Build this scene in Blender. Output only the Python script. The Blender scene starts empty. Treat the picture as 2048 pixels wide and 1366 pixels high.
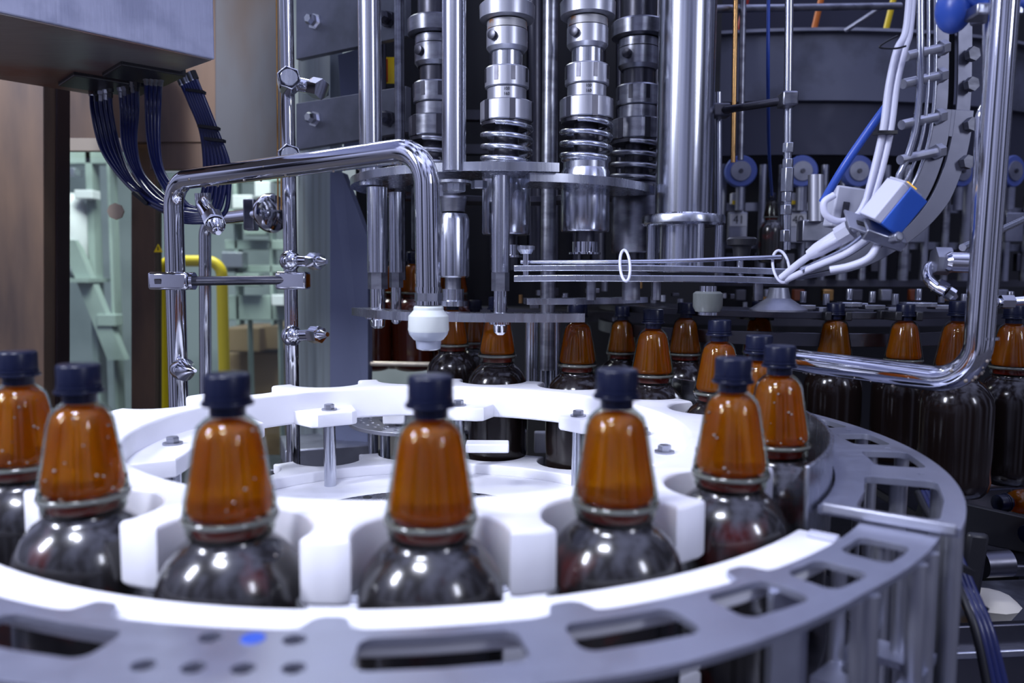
import bpy, bmesh, math, random
from mathutils import Vector, Matrix
random.seed(7)
PI = math.pi
SC = bpy.context.scene
COL = SC.collection
# ------------------------------------------------------------------ camera
CZ = 1.5                      # eye height above the factory floor
FPX, PITCH, ROLL = 1575.0, 0.0842, 0.0056
_f = Vector((0, math.cos(PITCH), -math.sin(PITCH)))
_u0 = Vector((0, math.sin(PITCH), math.cos(PITCH)))
_r0 = Vector((1, 0, 0))
_r = _r0 * math.cos(ROLL) + _u0 * math.sin(ROLL)
_u = -_r0 * math.sin(ROLL) + _u0 * math.cos(ROLL)
cam_d = bpy.data.cameras.new('camera')
cam = bpy.data.objects.new('camera', cam_d)
COL.objects.link(cam)
cam.matrix_world = Matrix(((_r.x, _u.x, -_f.x, 0), (_r.y, _u.y, -_f.y, 0), (_r.z, _u.z, -_f.z, CZ), (0, 0, 0, 1)))
cam_d.sensor_width = 36
cam_d.lens = FPX / 2048 * 36
cam_d.clip_start = 0.02
cam_d.dof.use_dof = True
cam_d.dof.focus_distance = 1.15
cam_d.dof.aperture_fstop = 4.0
SC.camera = cam


def P(px, py, Y):
    """world point seen at photo pixel (px,py), at distance Y into the hall"""
    d = _r * ((px - 1024) / FPX) + _u * ((683 - py) / FPX) + _f
    return Vector((0, 0, CZ)) + d * (Y / d.y)


def px2m(n, Y):
    return n * Y / FPX


# ------------------------------------------------------------------ world + lamps + exposure
SC.view_settings.view_transform = 'Standard'
SC.view_settings.look = 'None'
SC.view_settings.gamma = 1
SC.view_settings.use_curve_mapping = False
SC.view_settings.exposure = 0.12
w = bpy.data.worlds.new('hall')
SC.world = w
w.use_nodes = True
nt = w.node_tree
nt.nodes.clear()
wo = nt.nodes.new('ShaderNodeOutputWorld')
bg = nt.nodes.new('ShaderNodeBackground')
tc = nt.nodes.new('ShaderNodeTexCoord')
sep = nt.nodes.new('ShaderNodeSeparateXYZ')
rmp = nt.nodes.new('ShaderNodeValToRGB')
mp = nt.nodes.new('ShaderNodeMapping')
mp.inputs['Scale'].default_value = (5, 5, 0.7)
nz = nt.nodes.new('ShaderNodeTexNoise')
nz.inputs['Scale'].default_value = 1.0
r2 = nt.nodes.new('ShaderNodeValToRGB')
mul = nt.nodes.new('ShaderNodeMixRGB')
mul.blend_type = 'MULTIPLY'
mul.inputs[0].default_value = 1
nt.links.new(tc.outputs['Generated'], sep.inputs[0])
ma = nt.nodes.new('ShaderNodeMath')
ma.operation = 'MULTIPLY_ADD'
ma.inputs[1].default_value = 0.5
ma.inputs[2].default_value = 0.5
nt.links.new(sep.outputs['Z'], ma.inputs[0])
nt.links.new(ma.outputs[0], rmp.inputs[0])
e = rmp.color_ramp.elements
e[0].position = 0.25
e[0].color = (0.02, 0.018, 0.02, 1)
e[1].position = 1.0
e[1].color = (0.50, 0.55, 0.85, 1)
x_ = e.new(0.52)
x_.color = (0.14, 0.15, 0.22, 1)
nt.links.new(tc.outputs['Generated'], mp.inputs[0])
nt.links.new(mp.outputs[0], nz.inputs[0])
nt.links.new(nz.outputs['Fac'], r2.inputs[0])
e = r2.color_ramp.elements
e[0].position = 0.42
e[0].color = (0.06, 0.06, 0.075, 1)
e[1].position = 0.62
e[1].color = (2.8, 2.8, 3.0, 1)
nt.links.new(rmp.outputs[0], mul.inputs[1])
nt.links.new(r2.outputs[0], mul.inputs[2])
nt.links.new(mul.outputs[0], bg.inputs[0])
bg.inputs[1].default_value = 0.85
nt.links.new(bg.outputs[0], wo.inputs[0])


def area(name, loc, target, sx, sy, power, col=(0.86, 0.88, 1.0), spread=180):
    l = bpy.data.lights.new(name, 'AREA')
    l.shape = 'RECTANGLE'
    l.size, l.size_y, l.energy, l.color = sx, sy, power, col
    l.spread = math.radians(spread)
    o = bpy.data.objects.new(name, l)
    COL.objects.link(o)
    o.location = loc
    d = Vector(target) - Vector(loc)
    o.rotation_euler = d.to_track_quat('-Z', 'Y').to_euler()
    return o


area('hall_lamp_front', (-0.40, 0.05, 2.6), (-0.16, 0.66, 1.3), 0.34, 0.16, 3.7, (0.80, 0.84, 1.0), 75)
area('hall_lamp_left', (-2.2, -0.3, 3.0), (-0.55, 1.0, 1.5), 0.30, 0.8, 12, (0.80, 0.84, 1.0), 62)
area('reflection_light_right', (2.1, -1.2, 2.7), (0.35, 0.7, 1.4), 0.25, 0.8, 2.5, (0.80, 0.84, 1.0), 60)  # added area light for streaks in the upright steel tubes
area('fill_light_back', (-1.2, 2.9, 3.6), (-1.5, 4.3, 1.2), 1.2, 1.2, 120, (0.95, 1.0, 0.96))  # added fill light to brighten the far objects behind the glass

# ------------------------------------------------------------------ materials
MATS = {}


def mat(name, col, rough=0.4, metal=0.0, bump=0.0, bscale=(60, 60, 60), rvar=0.0, cvar=None, coat=0.0, spec=0.5, cscale=(8, 8, 8), cramp=(0.45, 0.65), emit=None, sss=0.0):
    if name in MATS:
        return MATS[name]
    m = bpy.data.materials.new(name)
    m.use_nodes = True
    n = m.node_tree.nodes
    L = m.node_tree.links
    b = n['Principled BSDF']
    b.inputs['Base Color'].default_value = (*col, 1)
    b.inputs['Roughness'].default_value = rough
    b.inputs['Metallic'].default_value = metal
    b.inputs['Coat Weight'].default_value = coat
    b.inputs['Coat Roughness'].default_value = 0.10
    b.inputs['Specular IOR Level'].default_value = spec
    if sss:
        b.inputs['Subsurface Weight'].default_value = sss
        b.inputs['Subsurface Radius'].default_value = (0.01, 0.01, 0.01)
    if emit:
        b.inputs['Emission Color'].default_value = (*col, 1)
        b.inputs['Emission Strength'].default_value = emit
    if bump or rvar or cvar:
        t = n.new('ShaderNodeTexCoord')
    if bump or rvar:
        mpn = n.new('ShaderNodeMapping')
        mpn.inputs['Scale'].default_value = bscale
        no = n.new('ShaderNodeTexNoise')
        no.inputs['Scale'].default_value = 1
        no.inputs['Detail'].default_value = 3
        L.new(t.outputs['Object'], mpn.inputs[0])
        L.new(mpn.outputs[0], no.inputs[0])
        if bump:
            bp = n.new('ShaderNodeBump')
            bp.inputs['Strength'].default_value = bump
            bp.inputs['Distance'].default_value = 0.002
            L.new(no.outputs['Fac'], bp.inputs['Height'])
            L.new(bp.outputs[0], b.inputs['Normal'])
        if rvar:
            mr = n.new('ShaderNodeMapRange')
            mr.inputs[3].default_value = max(0.02, rough - rvar)
            mr.inputs[4].default_value = rough + rvar
            L.new(no.outputs['Fac'], mr.inputs[0])
            L.new(mr.outputs[0], b.inputs['Roughness'])
    if cvar:
        mpc = n.new('ShaderNodeMapping')
        mpc.inputs['Scale'].default_value = cscale
        nc = n.new('ShaderNodeTexNoise')
        nc.inputs['Scale'].default_value = 1
        nc.inputs['Detail'].default_value = 4
        rp = n.new('ShaderNodeValToRGB')
        rp.color_ramp.elements[0].position = cramp[0]
        rp.color_ramp.elements[0].color = (*col, 1)
        rp.color_ramp.elements[1].position = cramp[1]
        rp.color_ramp.elements[1].color = (*cvar, 1)
        L.new(t.outputs['Object'], mpc.inputs[0])
        L.new(mpc.outputs[0], nc.inputs[0])
        L.new(nc.outputs['Fac'], rp.inputs[0])
        L.new(rp.outputs[0], b.inputs['Base Color'])
    MATS[name] = m
    return m


def clear_mat(name, tint, gloss=1.0, ior=1.5, rough=0.03, frac=1.0):
    m = bpy.data.materials.new(name)
    m.use_nodes = True
    n = m.node_tree.nodes
    L = m.node_tree.links
    n.clear()
    o = n.new('ShaderNodeOutputMaterial')
    tr = n.new('ShaderNodeBsdfTransparent')
    tr.inputs[0].default_value = (*tint, 1)
    g = n.new('ShaderNodeBsdfGlossy')
    g.inputs[0].default_value = (gloss, gloss, gloss, 1)
    g.inputs['Roughness'].default_value = rough
    fr = n.new('ShaderNodeFresnel')
    fr.inputs[0].default_value = ior
    mx = n.new('ShaderNodeMixShader')
    fm_ = n.new('ShaderNodeMath')
    fm_.operation = 'MULTIPLY'
    fm_.inputs[1].default_value = frac
    L.new(fr.outputs[0], fm_.inputs[0])
    L.new(fm_.outputs[0], mx.inputs[0])
    L.new(tr.outputs[0], mx.inputs[1])
    L.new(g.outputs[0], mx.inputs[2])
    L.new(mx.outputs[0], o.inputs[0])
    return m


def liquid_mat():
    m = bpy.data.materials.new('amber_liquid')
    m.use_nodes = True
    n = m.node_tree.nodes
    L = m.node_tree.links
    n.clear()
    o = n.new('ShaderNodeOutputMaterial')
    d = n.new('ShaderNodeBsdfDiffuse')
    t = n.new('ShaderNodeBsdfTranslucent')
    g = n.new('ShaderNodeBsdfGlossy')
    tcn = n.new('ShaderNodeTexCoord')
    no = n.new('ShaderNodeTexNoise')
    no.inputs['Scale'].default_value = 45
    rp = n.new('ShaderNodeValToRGB')
    rp.color_ramp.elements[0].position = 0.3
    rp.color_ramp.elements[0].color = (0.86, 0.235, 0.004, 1)
    rp.color_ramp.elements[1].position = 0.75
    rp.color_ramp.elements[1].color = (1.0, 0.36, 0.008, 1)
    L.new(tcn.outputs['Object'], no.inputs[0])
    L.new(no.outputs['Fac'], rp.inputs[0])
    L.new(rp.outputs[0], d.inputs[0])
    L.new(rp.outputs[0], t.inputs[0])
    g.inputs['Roughness'].default_value = 0.12
    g.inputs[0].default_value = (1.0, 0.8, 0.6, 1)
    m1 = n.new('ShaderNodeMixShader')
    m1.inputs[0].default_value = 0.5
    L.new(d.outputs[0], m1.inputs[1])
    L.new(t.outputs[0], m1.inputs[2])
    rf = n.new('ShaderNodeBsdfRefraction')
    rf.inputs['Roughness'].default_value = 0.28
    rf.inputs['IOR'].default_value = 1.34
    rf.inputs[0].default_value = (1.0, 0.57, 0.05, 1)
    m3 = n.new('ShaderNodeMixShader')
    m3.inputs[0].default_value = 0.47
    L.new(m1.outputs[0], m3.inputs[1])
    L.new(rf.outputs[0], m3.inputs[2])
    m2 = n.new('ShaderNodeMixShader')
    m2.inputs[0].default_value = 0.05
    L.new(m3.outputs[0], m2.inputs[1])
    L.new(g.outputs[0], m2.inputs[2])
    L.new(m2.outputs[0], o.inputs[0])
    return m


BR = (90, 90, 4)
steel = mat('brushed_steel', (0.52, 0.54, 0.60), 0.26, 1, 0.04, (160, 160, 6), 0.08)
steel_v = mat('drawn_steel_tube', (0.56, 0.58, 0.65), 0.22, 1, 0.05, (200, 200, 3), 0.10)
chrome = mat('polished_steel', (0.74, 0.75, 0.80), 0.07, 1, 0.02, (30, 30, 30), 0.03)
steel_m = mat('machined_steel', (0.36, 0.37, 0.42), 0.34, 1, 0.06, (40, 40, 220), 0.10, (0.22, 0.225, 0.26), cscale=(25, 25, 60))
steel_d = mat('dark_steel', (0.10, 0.10, 0.12), 0.36, 1, 0.05, (60, 60, 60), 0.10)
steel_w = mat('worn_grey_steel', (0.34, 0.35, 0.41), 0.42, 0.85, 0.05, (50, 50, 50), 0.10, (0.22, 0.23, 0.28), cscale=(12, 12, 12))
steel_l = mat('matt_steel_plate', (0.40, 0.415, 0.51), 0.42, 0.85, 0.03, (80, 80, 80), 0.08)
alu = mat('pale_aluminium', (0.50, 0.51, 0.57), 0.38, 0.9, 0.06, (120, 120, 8), 0.1)
bluegrey = mat('blue_grey_paint', (0.15, 0.17, 0.26), 0.5, 0.2, 0.08, (300, 300, 300))
sage = mat('sage_grey_steel', (0.40, 0.46, 0.47), 0.45, 0.5, 0.05, (30, 30, 2), 0.05, (0.30, 0.33, 0.33), cscale=(30, 30, 2))
brownsteel = mat('steel_painted_brown_reflections', (0.24, 0.155, 0.10), 0.42, 0.45, 0.06, (40, 40, 2), 0.08, (0.085, 0.065, 0.06), cscale=(9, 9, 2.2), cramp=(0.35, 0.68))  # brown reflections of the stainless posts and panels put into the colour
cabsteel = mat('cabinet_steel', (0.50, 0.52, 0.66), 0.5, 0.6, 0.14, (160, 160, 14), 0.10, (0.38, 0.40, 0.53), cscale=(18, 18, 18))
white = mat('white_plastic', (0.80, 0.80, 0.84), 0.42, 0, 0.02, (40, 40, 40), 0, (0.70, 0.71, 0.72), cscale=(14, 14, 14), cramp=(0.55, 0.8), sss=0.15)
white_w = mat('worn_white_plastic', (0.74, 0.74, 0.78), 0.45, 0, 0.05, (60, 60, 60), 0, (0.56, 0.57, 0.55), cscale=(11, 11, 11), cramp=(0.52, 0.75))
nozz = mat('grey_nozzle_plastic', (0.52, 0.55, 0.53), 0.35, 0)
nozz_d = mat('dark_grey_nozzle_plastic', (0.10, 0.11, 0.105), 0.35, 0)
navy = mat('navy_cap_plastic', (0.004, 0.006, 0.022), 0.30, 0, spec=0.3)
blackp = mat('black_rubber', (0.010, 0.010, 0.013), 0.42, 0)
hosem = mat('navy_hose', (0.008, 0.014, 0.085), 0.30, 0, coat=0.2)
bluehose = mat('blue_hose', (0.03, 0.085, 0.42), 0.35, 0)
bluep = mat('blue_sensor_plastic', (0.035, 0.13, 0.60), 0.35, 0)
bluer = mat('blue_roller_plastic', (0.085, 0.13, 0.40), 0.4, 0)
cablem = mat('white_cable', (0.62, 0.63, 0.76), 0.4, 0)
greyp = mat('light_grey_plastic', (0.48, 0.49, 0.58), 0.45, 0)
yellow = mat('yellow_paint', (0.90, 0.64, 0.01), 0.4, 0)
orange = mat('orange_mark', (0.65, 0.16, 0.01), 0.5, 0)
redm = mat('red_mark', (0.5, 0.03, 0.015), 0.5, 0)
gold = mat('brass_tube', (0.62, 0.36, 0.14), 0.25, 1)
dark = mat('dark_machine_interior', (0.010, 0.010, 0.013), 0.5, 0.2)
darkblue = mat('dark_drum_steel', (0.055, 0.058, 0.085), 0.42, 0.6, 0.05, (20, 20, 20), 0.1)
drumlit = mat('drum_steel_painted_light', (0.16, 0.17, 0.22), 0.5, 0.5, 0.05, (20, 20, 20), 0.1, (0.06, 0.063, 0.075), cscale=(6, 6, 6))  # lit upper band of the drum, spots of light put into the colour
rust = mat('rusty_ring', (0.40, 0.40, 0.42), 0.5, 0.6, 0.1, (60, 60, 60), 0, (0.45, 0.17, 0.02), cscale=(22, 22, 22), cramp=(0.56, 0.62))
paper = mat('label_paper', (0.62, 0.62, 0.62), 0.6)
ink = mat('label_ink', (0.02, 0.02, 0.025), 0.6)
pane_m = clear_mat('window_glass', (0.84, 0.90, 0.87), 0.8)
shell_m = clear_mat('clear_bottle_wall', (0.62, 0.66, 0.61), 0.9, 1.45, 0.05, 0.6)
liq = liquid_mat()
bead_m = mat('grey_glassy_bead', (0.10, 0.105, 0.09), 0.12, 0, coat=0.6)
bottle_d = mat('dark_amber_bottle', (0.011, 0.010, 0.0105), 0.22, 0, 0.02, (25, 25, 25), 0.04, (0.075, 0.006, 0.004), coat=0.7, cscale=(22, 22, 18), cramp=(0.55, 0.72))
bottle_r = mat('red_amber_bottle', (0.20, 0.012, 0.004), 0.12, 0, 0, coat=0.5)
water = mat('water_drop', (0.20, 0.17, 0.14), 0.05, 0, coat=1.0)
carton = mat('cardboard', (0.30, 0.20, 0.11), 0.7, 0, cvar=(0.18, 0.11, 0.06), cscale=(3, 3, 6))
floor_m = mat('factory_floor_concrete', (0.10, 0.085, 0.075), 0.5, 0, cvar=(0.06, 0.055, 0.05), cscale=(2, 2, 2))
wall_m = mat('pale_green_wall', (0.50, 0.56, 0.53), 0.6, 0, cvar=(0.28, 0.33, 0.31), cscale=(0.8, 0.8, 0.8))
greenm = mat('pale_green_machine_paint', (0.36, 0.43, 0.40), 0.5, 0, cvar=(0.17, 0.21, 0.20), cscale=(2, 2, 2))


chute_m = mat('grey_chute_steel', (0.17, 0.175, 0.22), 0.42, 0.8, 0.04, (60, 60, 60), 0.08)
bar_m = mat('dull_bar_steel', (0.27, 0.28, 0.32), 0.45, 0.7, 0.05, (50, 50, 50), 0.08, (0.19, 0.20, 0.22), cscale=(9, 9, 9))
# ------------------------------------------------------------------ mesh builder
class MB:
    def __init__(s):
        s.v = []
        s.f = []

    def add(s, vs, fs):
        o = len(s.v)
        s.v += [Vector(v) for v in vs]
        s.f += [tuple(i + o for i in f) for f in fs]
        return s

    def box(s, c, size, M=None):
        c = Vector(c)
        h = [x / 2 for x in size]
        vs = [Vector((x * h[0], y * h[1], z * h[2])) for x in (-1, 1) for y in (-1, 1) for z in (-1, 1)]
        if M is not None:
            vs = [M @ v for v in vs]
        return s.add([v + c for v in vs], [(0, 1, 3, 2), (4, 6, 7, 5), (0, 4, 5, 1), (2, 3, 7, 6), (0, 2, 6, 4), (1, 5, 7, 3)])

    def lathe(s, prof, p, n=32, axis=None, cap=True):
        """prof: (h, r) along axis from point p"""
        p = Vector(p)
        ax = Vector(axis or (0, 0, 1)).normalized()
        a = ax.orthogonal().normalized() if abs(ax.z) < 0.999 else Vector((1, 0, 0))
        b = ax.cross(a)
        vs = []
        fs = []
        for h, r in prof:
            for i in range(n):
                t = 2 * PI * i / n
                vs.append(p + ax * h + (a * math.cos(t) + b * math.sin(t)) * r)
        up = prof[-1][0] >= prof[0][0]
        for k in range(len(prof) - 1):
            for i in range(n):
                j = (i + 1) % n
                q = (k * n + i, k * n + j, (k + 1) * n + j, (k + 1) * n + i)
                fs.append(q if up else q[::-1])
        if cap:
            c0 = tuple(range(n))
            c1 = tuple((len(prof) - 1) * n + i for i in range(n))
            fs.append(c0[::-1] if up else c0)
            fs.append(c1 if up else c1[::-1])
        return s.add(vs, fs)

    def cyl(s, p0, p1, r, r1=None, n=24):
        p0, p1 = Vector(p0), Vector(p1)
        d = p1 - p0
        return s.lathe([(0, r), (d.length, r if r1 is None else r1)], p0, n, d)

    def tube(s, path, r, n=12, closed=False):
        path = [Vector(p) for p in path]
        m = len(path)
        tan = []
        for i in range(m):
            a = path[(i - 1) % m] if (closed or i > 0) else path[i]
            b = path[(i + 1) % m] if (closed or i < m - 1) else path[i]
            tan.append((b - a).normalized())
        nrm = tan[0].orthogonal().normalized()
        vs = []
        for i in range(m):
            if i:
                q = tan[i - 1].rotation_difference(tan[i])
                nrm = (q @ nrm)
                nrm = (nrm - tan[i] * nrm.dot(tan[i])).normalized()
            bn = tan[i].cross(nrm)
            rr = r[i] if isinstance(r, (list, tuple)) else r
            for k in range(n):
                t = 2 * PI * k / n
                vs.append(path[i] + (nrm * math.cos(t) + bn * math.sin(t)) * rr)
        fs = []
        for i in range(m if closed else m - 1):
            i2 = (i + 1) % m
            for k in range(n):
                k2 = (k + 1) % n
                fs.append((i * n + k, i * n + k2, i2 * n + k2, i2 * n + k))
        if not closed:
            fs.append(tuple(range(n))[::-1])
            fs.append(tuple((m - 1) * n + k for k in range(n)))
        return s.add(vs, fs)

    def prism(s, poly, z0, z1):
        """poly: xy points (ccw), vertical prism"""
        n = len(poly)
        vs = [Vector((x, y, z0)) for x, y in poly] + [Vector((x, y, z1)) for x, y in poly]
        fs = [tuple(range(n))[::-1], tuple(range(n, 2 * n))]
        for i in range(n):
            j = (i + 1) % n
            fs.append((i, j, n + j, n + i))
        return s.add(vs, fs)

    def slab(s, pts, off):
        """polygon of 3D points extruded by vector off"""
        pts = [Vector(p) for p in pts]
        off = Vector(off)
        n = len(pts)
        nr = (pts[1] - pts[0]).cross(pts[2] - pts[1])
        if nr.dot(off) < 0:
            pts = pts[::-1]
        vs = pts + [p + off for p in pts]
        fs = [tuple(range(n))[::-1], tuple(range(n, 2 * n))]
        for i in range(n):
            j = (i + 1) % n
            fs.append((i, j, n + j, n + i))
        return s.add(vs, fs)

    def arc(s, c, r0, r1, a0, a1, z0, z1, n=None):
        """annular sector (degrees)"""
        full = abs(a1 - a0) >= 359.9
        n = n or max(6, int(abs(a1 - a0) / 3))
        vs = []
        for i in range(n if full else n + 1):
            t = math.radians(a0 + (a1 - a0) * i / n)
            cx, sx = math.cos(t), math.sin(t)
            for r, z in ((r0, z0), (r1, z0), (r1, z1), (r0, z1)):
                vs.append(Vector((c[0] + cx * r, c[1] + sx * r, z)))
        fs = []
        m = n if full else n + 1
        for i in range(n):
            j = (i + 1) % m
            for k in range(4):
                k2 = (k + 1) % 4
                fs.append((i * 4 + k, j * 4 + k, j * 4 + k2, i * 4 + k2))
        if not full:
            fs.append((0, 1, 2, 3))
            fs.append((n * 4 + 3, n * 4 + 2, n * 4 + 1, n * 4))
        return s.add(vs, fs)

    def ball(s, c, r, sc=(1, 1, 1), nu=10, nv=6):
        vs = []
        for j in range(1, nv):
            t = PI * j / nv
            for i in range(nu):
                a = 2 * PI * i / nu
                vs.append(Vector(c) + Vector((math.sin(t) * math.cos(a) * r * sc[0], math.sin(t) * math.sin(a) * r * sc[1], math.cos(t) * r * sc[2])))
        top = len(vs)
        vs += [Vector(c) + Vector((0, 0, r * sc[2])), Vector(c) - Vector((0, 0, r * sc[2]))]
        fs = []
        for j in range(nv - 2):
            for i in range(nu):
                k = (i + 1) % nu
                fs.append((j * nu + i, (j + 1) * nu + i, (j + 1) * nu + k, j * nu + k))
        for i in range(nu):
            k = (i + 1) % nu
            fs.append((top, i, k))
            fs.append((top + 1, (nv - 2) * nu + k, (nv - 2) * nu + i))
        return s.add(vs, fs)

    def build(s, name, m, parent=None, smooth=35, bevel=0.0, seg=2):
        me = bpy.data.meshes.new(name)
        off = Vector(parent.matrix_basis.translation) if parent else Vector()
        if parent and parent.parent:
            off = off + Vector(parent.parent.matrix_basis.translation)
        me.from_pydata([tuple(v - off) for v in s.v], [], s.f)
        return finish(name, me, m, parent, smooth, bevel, seg)


def finish(name, me, m, parent, smooth=35, bevel=0.0, seg=2):
    bm = bmesh.new()
    bm.from_mesh(me)
    bmesh.ops.recalc_face_normals(bm, faces=bm.faces)
    bm.to_mesh(me)
    bm.free()
    if smooth:
        for p in me.polygons:
            p.use_smooth = True
        me.set_sharp_from_angle(angle=math.radians(smooth))
    me.materials.append(m)
    o = bpy.data.objects.new(name, me)
    COL.objects.link(o)
    if parent:
        o.parent = parent
    if bevel:
        b = o.modifiers.new('bevel', 'BEVEL')
        b.width = bevel
        b.segments = seg
        b.limit_method = 'ANGLE'
        b.angle_limit = math.radians(40)
        b.harden_normals = False
    return o


def plate(name, loops, z0, z1, m, parent=None, bevel=0.0015):
    """flat plate from 2D loops (first outline, rest holes), made with a filled curve"""
    cu = bpy.data.curves.new(name, 'CURVE')
    cu.dimensions = '2D'
    cu.fill_mode = 'BOTH'
    simple = len(loops) <= 2 and bevel >= 0.003
    if simple:
        cu.extrude = max(1e-4, (z1 - z0) / 2 - bevel)
        cu.bevel_depth = bevel
        cu.bevel_resolution = 2
        cu.offset = -bevel
    else:
        cu.extrude = (z1 - z0) / 2
    for lp in loops:
        sp = cu.splines.new('POLY')
        sp.points.add(len(lp) - 1)
        for i, (x, y) in enumerate(lp):
            sp.points[i].co = (x, y, 0, 1)
        sp.use_cyclic_u = True
    t = bpy.data.objects.new(name, cu)
    COL.objects.link(t)
    dg = bpy.context.evaluated_depsgraph_get()
    dg.update()
    me = bpy.data.meshes.new_from_object(t.evaluated_get(dg))
    bpy.data.objects.remove(t)
    bpy.data.curves.remove(cu)
    me.name = name
    me.materials.clear()
    off = Vector(parent.matrix_basis.translation) if parent else Vector()
    me.transform(Matrix.Translation(Vector((0, 0, (z0 + z1) / 2)) - off))
    bm = bmesh.new()
    bm.from_mesh(me)
    bmesh.ops.remove_doubles(bm, verts=bm.verts, dist=1e-5)
    bm.to_mesh(me)
    bm.free()
    return finish(name, me, m, parent, 30, 0 if simple else min(bevel, (z1 - z0) * 0.3), 2)


def text_mesh(name, s, size, m, parent, loc, rx=PI / 2, rz=0.0):
    cu = bpy.data.curves.new(name, 'FONT')
    cu.body = s
    cu.size = size
    cu.extrude = 0.0003
    cu.align_x = 'CENTER'
    cu.align_y = 'CENTER'
    t = bpy.data.objects.new(name, cu)
    COL.objects.link(t)
    dg = bpy.context.evaluated_depsgraph_get()
    dg.update()
    me = bpy.data.meshes.new_from_object(t.evaluated_get(dg))
    bpy.data.objects.remove(t)
    bpy.data.curves.remove(cu)
    off = Vector(parent.matrix_basis.translation)
    if parent.parent:
        off = off + Vector(parent.parent.matrix_basis.translation)
    me.transform(Matrix.Translation(Vector(loc) - off) @ Matrix.Rotation(rz, 4, 'Z') @ Matrix.Rotation(rx, 4, 'X'))
    me.materials.clear()
    return finish(name, me, m, parent, 0)


def tag(o, label, cat, group=None):
    o['label'] = label
    o['category'] = cat
    if group:
        o['group'] = group
    return o


def thing(name, label, cat, loc=(0, 0, 0), group=None):
    o = bpy.data.objects.new(name, None)
    o.empty_display_size = 0.05
    COL.objects.link(o)
    o.location = loc
    bpy.context.view_layer.update()
    return tag(o, label, cat, group)


def struct(o):
    o['kind'] = 'structure'
    return o


def stuff(o):
    o['kind'] = 'stuff'
    return o


def round_path(pts, rad, n=8):
    pts = [Vector(p) for p in pts]
    out = [pts[0]]
    for i in range(1, len(pts) - 1):
        a, b, c = pts[i - 1], pts[i], pts[i + 1]
        r = rad[i - 1] if isinstance(rad, (list, tuple)) else rad
        d0 = (a - b).normalized()
        d1 = (c - b).normalized()
        ang = d0.angle(d1)
        t = min(r / math.tan(ang / 2), (a - b).length * 0.49, (c - b).length * 0.49)
        r = t * math.tan(ang / 2)
        bis = (d0 + d1).normalized()
        cen = b + bis * (r / math.sin(ang / 2))
        s0 = b + d0 * t - cen
        s1 = b + d1 * t - cen
        tot = s0.angle(s1)
        ax = s0.cross(s1).normalized()
        for k in range(n + 1):
            out.append(cen + Matrix.Rotation(tot * k / n, 3, ax) @ s0)
    out.append(pts[-1])
    return out


def spline(pts, n=8):
    pts = [Vector(p) for p in pts]
    q = [pts[0] * 2 - pts[1]] + pts + [pts[-1] * 2 - pts[-2]]
    out = []
    for i in range(1, len(q) - 2):
        a, b, c, d = q[i - 1], q[i], q[i + 1], q[i + 2]
        for k in range(n):
            t = k / n
            out.append(0.5 * ((2 * b) + (c - a) * t + (2 * a - 5 * b + 4 * c - d) * t * t + (3 * b - a - 3 * c + d) * t ** 3))
    out.append(pts[-1])
    return out


def copy_tree(o, loc):
    r = o.copy()
    COL.objects.link(r)
    r.location = loc
    for ch in o.children:
        c = ch.copy()
        COL.objects.link(c)
        c.parent = r
        for g in ch.children:
            d = g.copy()
            COL.objects.link(d)
            d.parent = c
    return r


def hexbolt(parent, p, r, h, axis=(0, 0, 1), m=None, washer=True, name='bolt'):
    b = MB()
    p = Vector(p)
    ax = Vector(axis).normalized()
    if washer:
        b.lathe([(0, r * 1.5), (h * 0.25, r * 1.5)], p, 16, ax)
    b.lathe([(h * 0.25 if washer else 0, r * 1.0), (h * 0.9, r * 1.0), (h, r * 0.85)], p, 6, ax)
    return b.build(name, m or chrome, parent, 25)


# ------------------------------------------------------------------ the hall
struct(MB().box((0.5, 3.0, -0.05), (14, 12, 0.1)).build('floor', floor_m))
struct(MB().box((0.5, 7.6, 2.2), (14, 0.1, 4.6)).build('wall_back', wall_m))

struct(MB().box((2.6, 5.2, 2.0), (5.0, 0.08, 4.0)).build('wall_right', dark))
# machine bed that carries the line
ZB = CZ - 0.430
ZR = CZ - 0.3463
bed = thing('machine_bed', 'dark steel machine bed beneath the star wheel and bottles', 'machine', (0.1, 1.3, 0))
MB().box((-0.17, 1.12, ZB - 0.02), (1.26, 1.46, 0.04)).build('bed_plate', steel_d, bed, bevel=0.004)
MB().box((-0.17, 1.12, (ZB - 0.04) / 2), (1.2, 1.4, ZB - 0.04)).build('cabinet', darkblue, bed)
MB().box((1.1, 1.5, CZ - 0.70), (1.3, 2.2, 0.04)).build('side_trough', steel_d, bed, bevel=0.004)
MB().box((1.15, 1.48, CZ - 0.47), (0.7, 0.5, 0.02)).build('bottle_shelf', steel_d, bed, bevel=0.003)
MB().box((1.15, 1.48, CZ - 0.59), (0.6, 0.4, 0.22)).build('shelf_stand', dark, bed)
MB().box((1.1, 1.5, (CZ - 0.72) / 2), (1.1, 2.0, CZ - 0.72)).build('trough_stand', dark, bed)

# ------------------------------------------------------------------ star wheel
SX, SY, SR = -0.1105, 0.906, 0.3925
A0 = -141.7
ZW = CZ - 0.173


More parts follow.
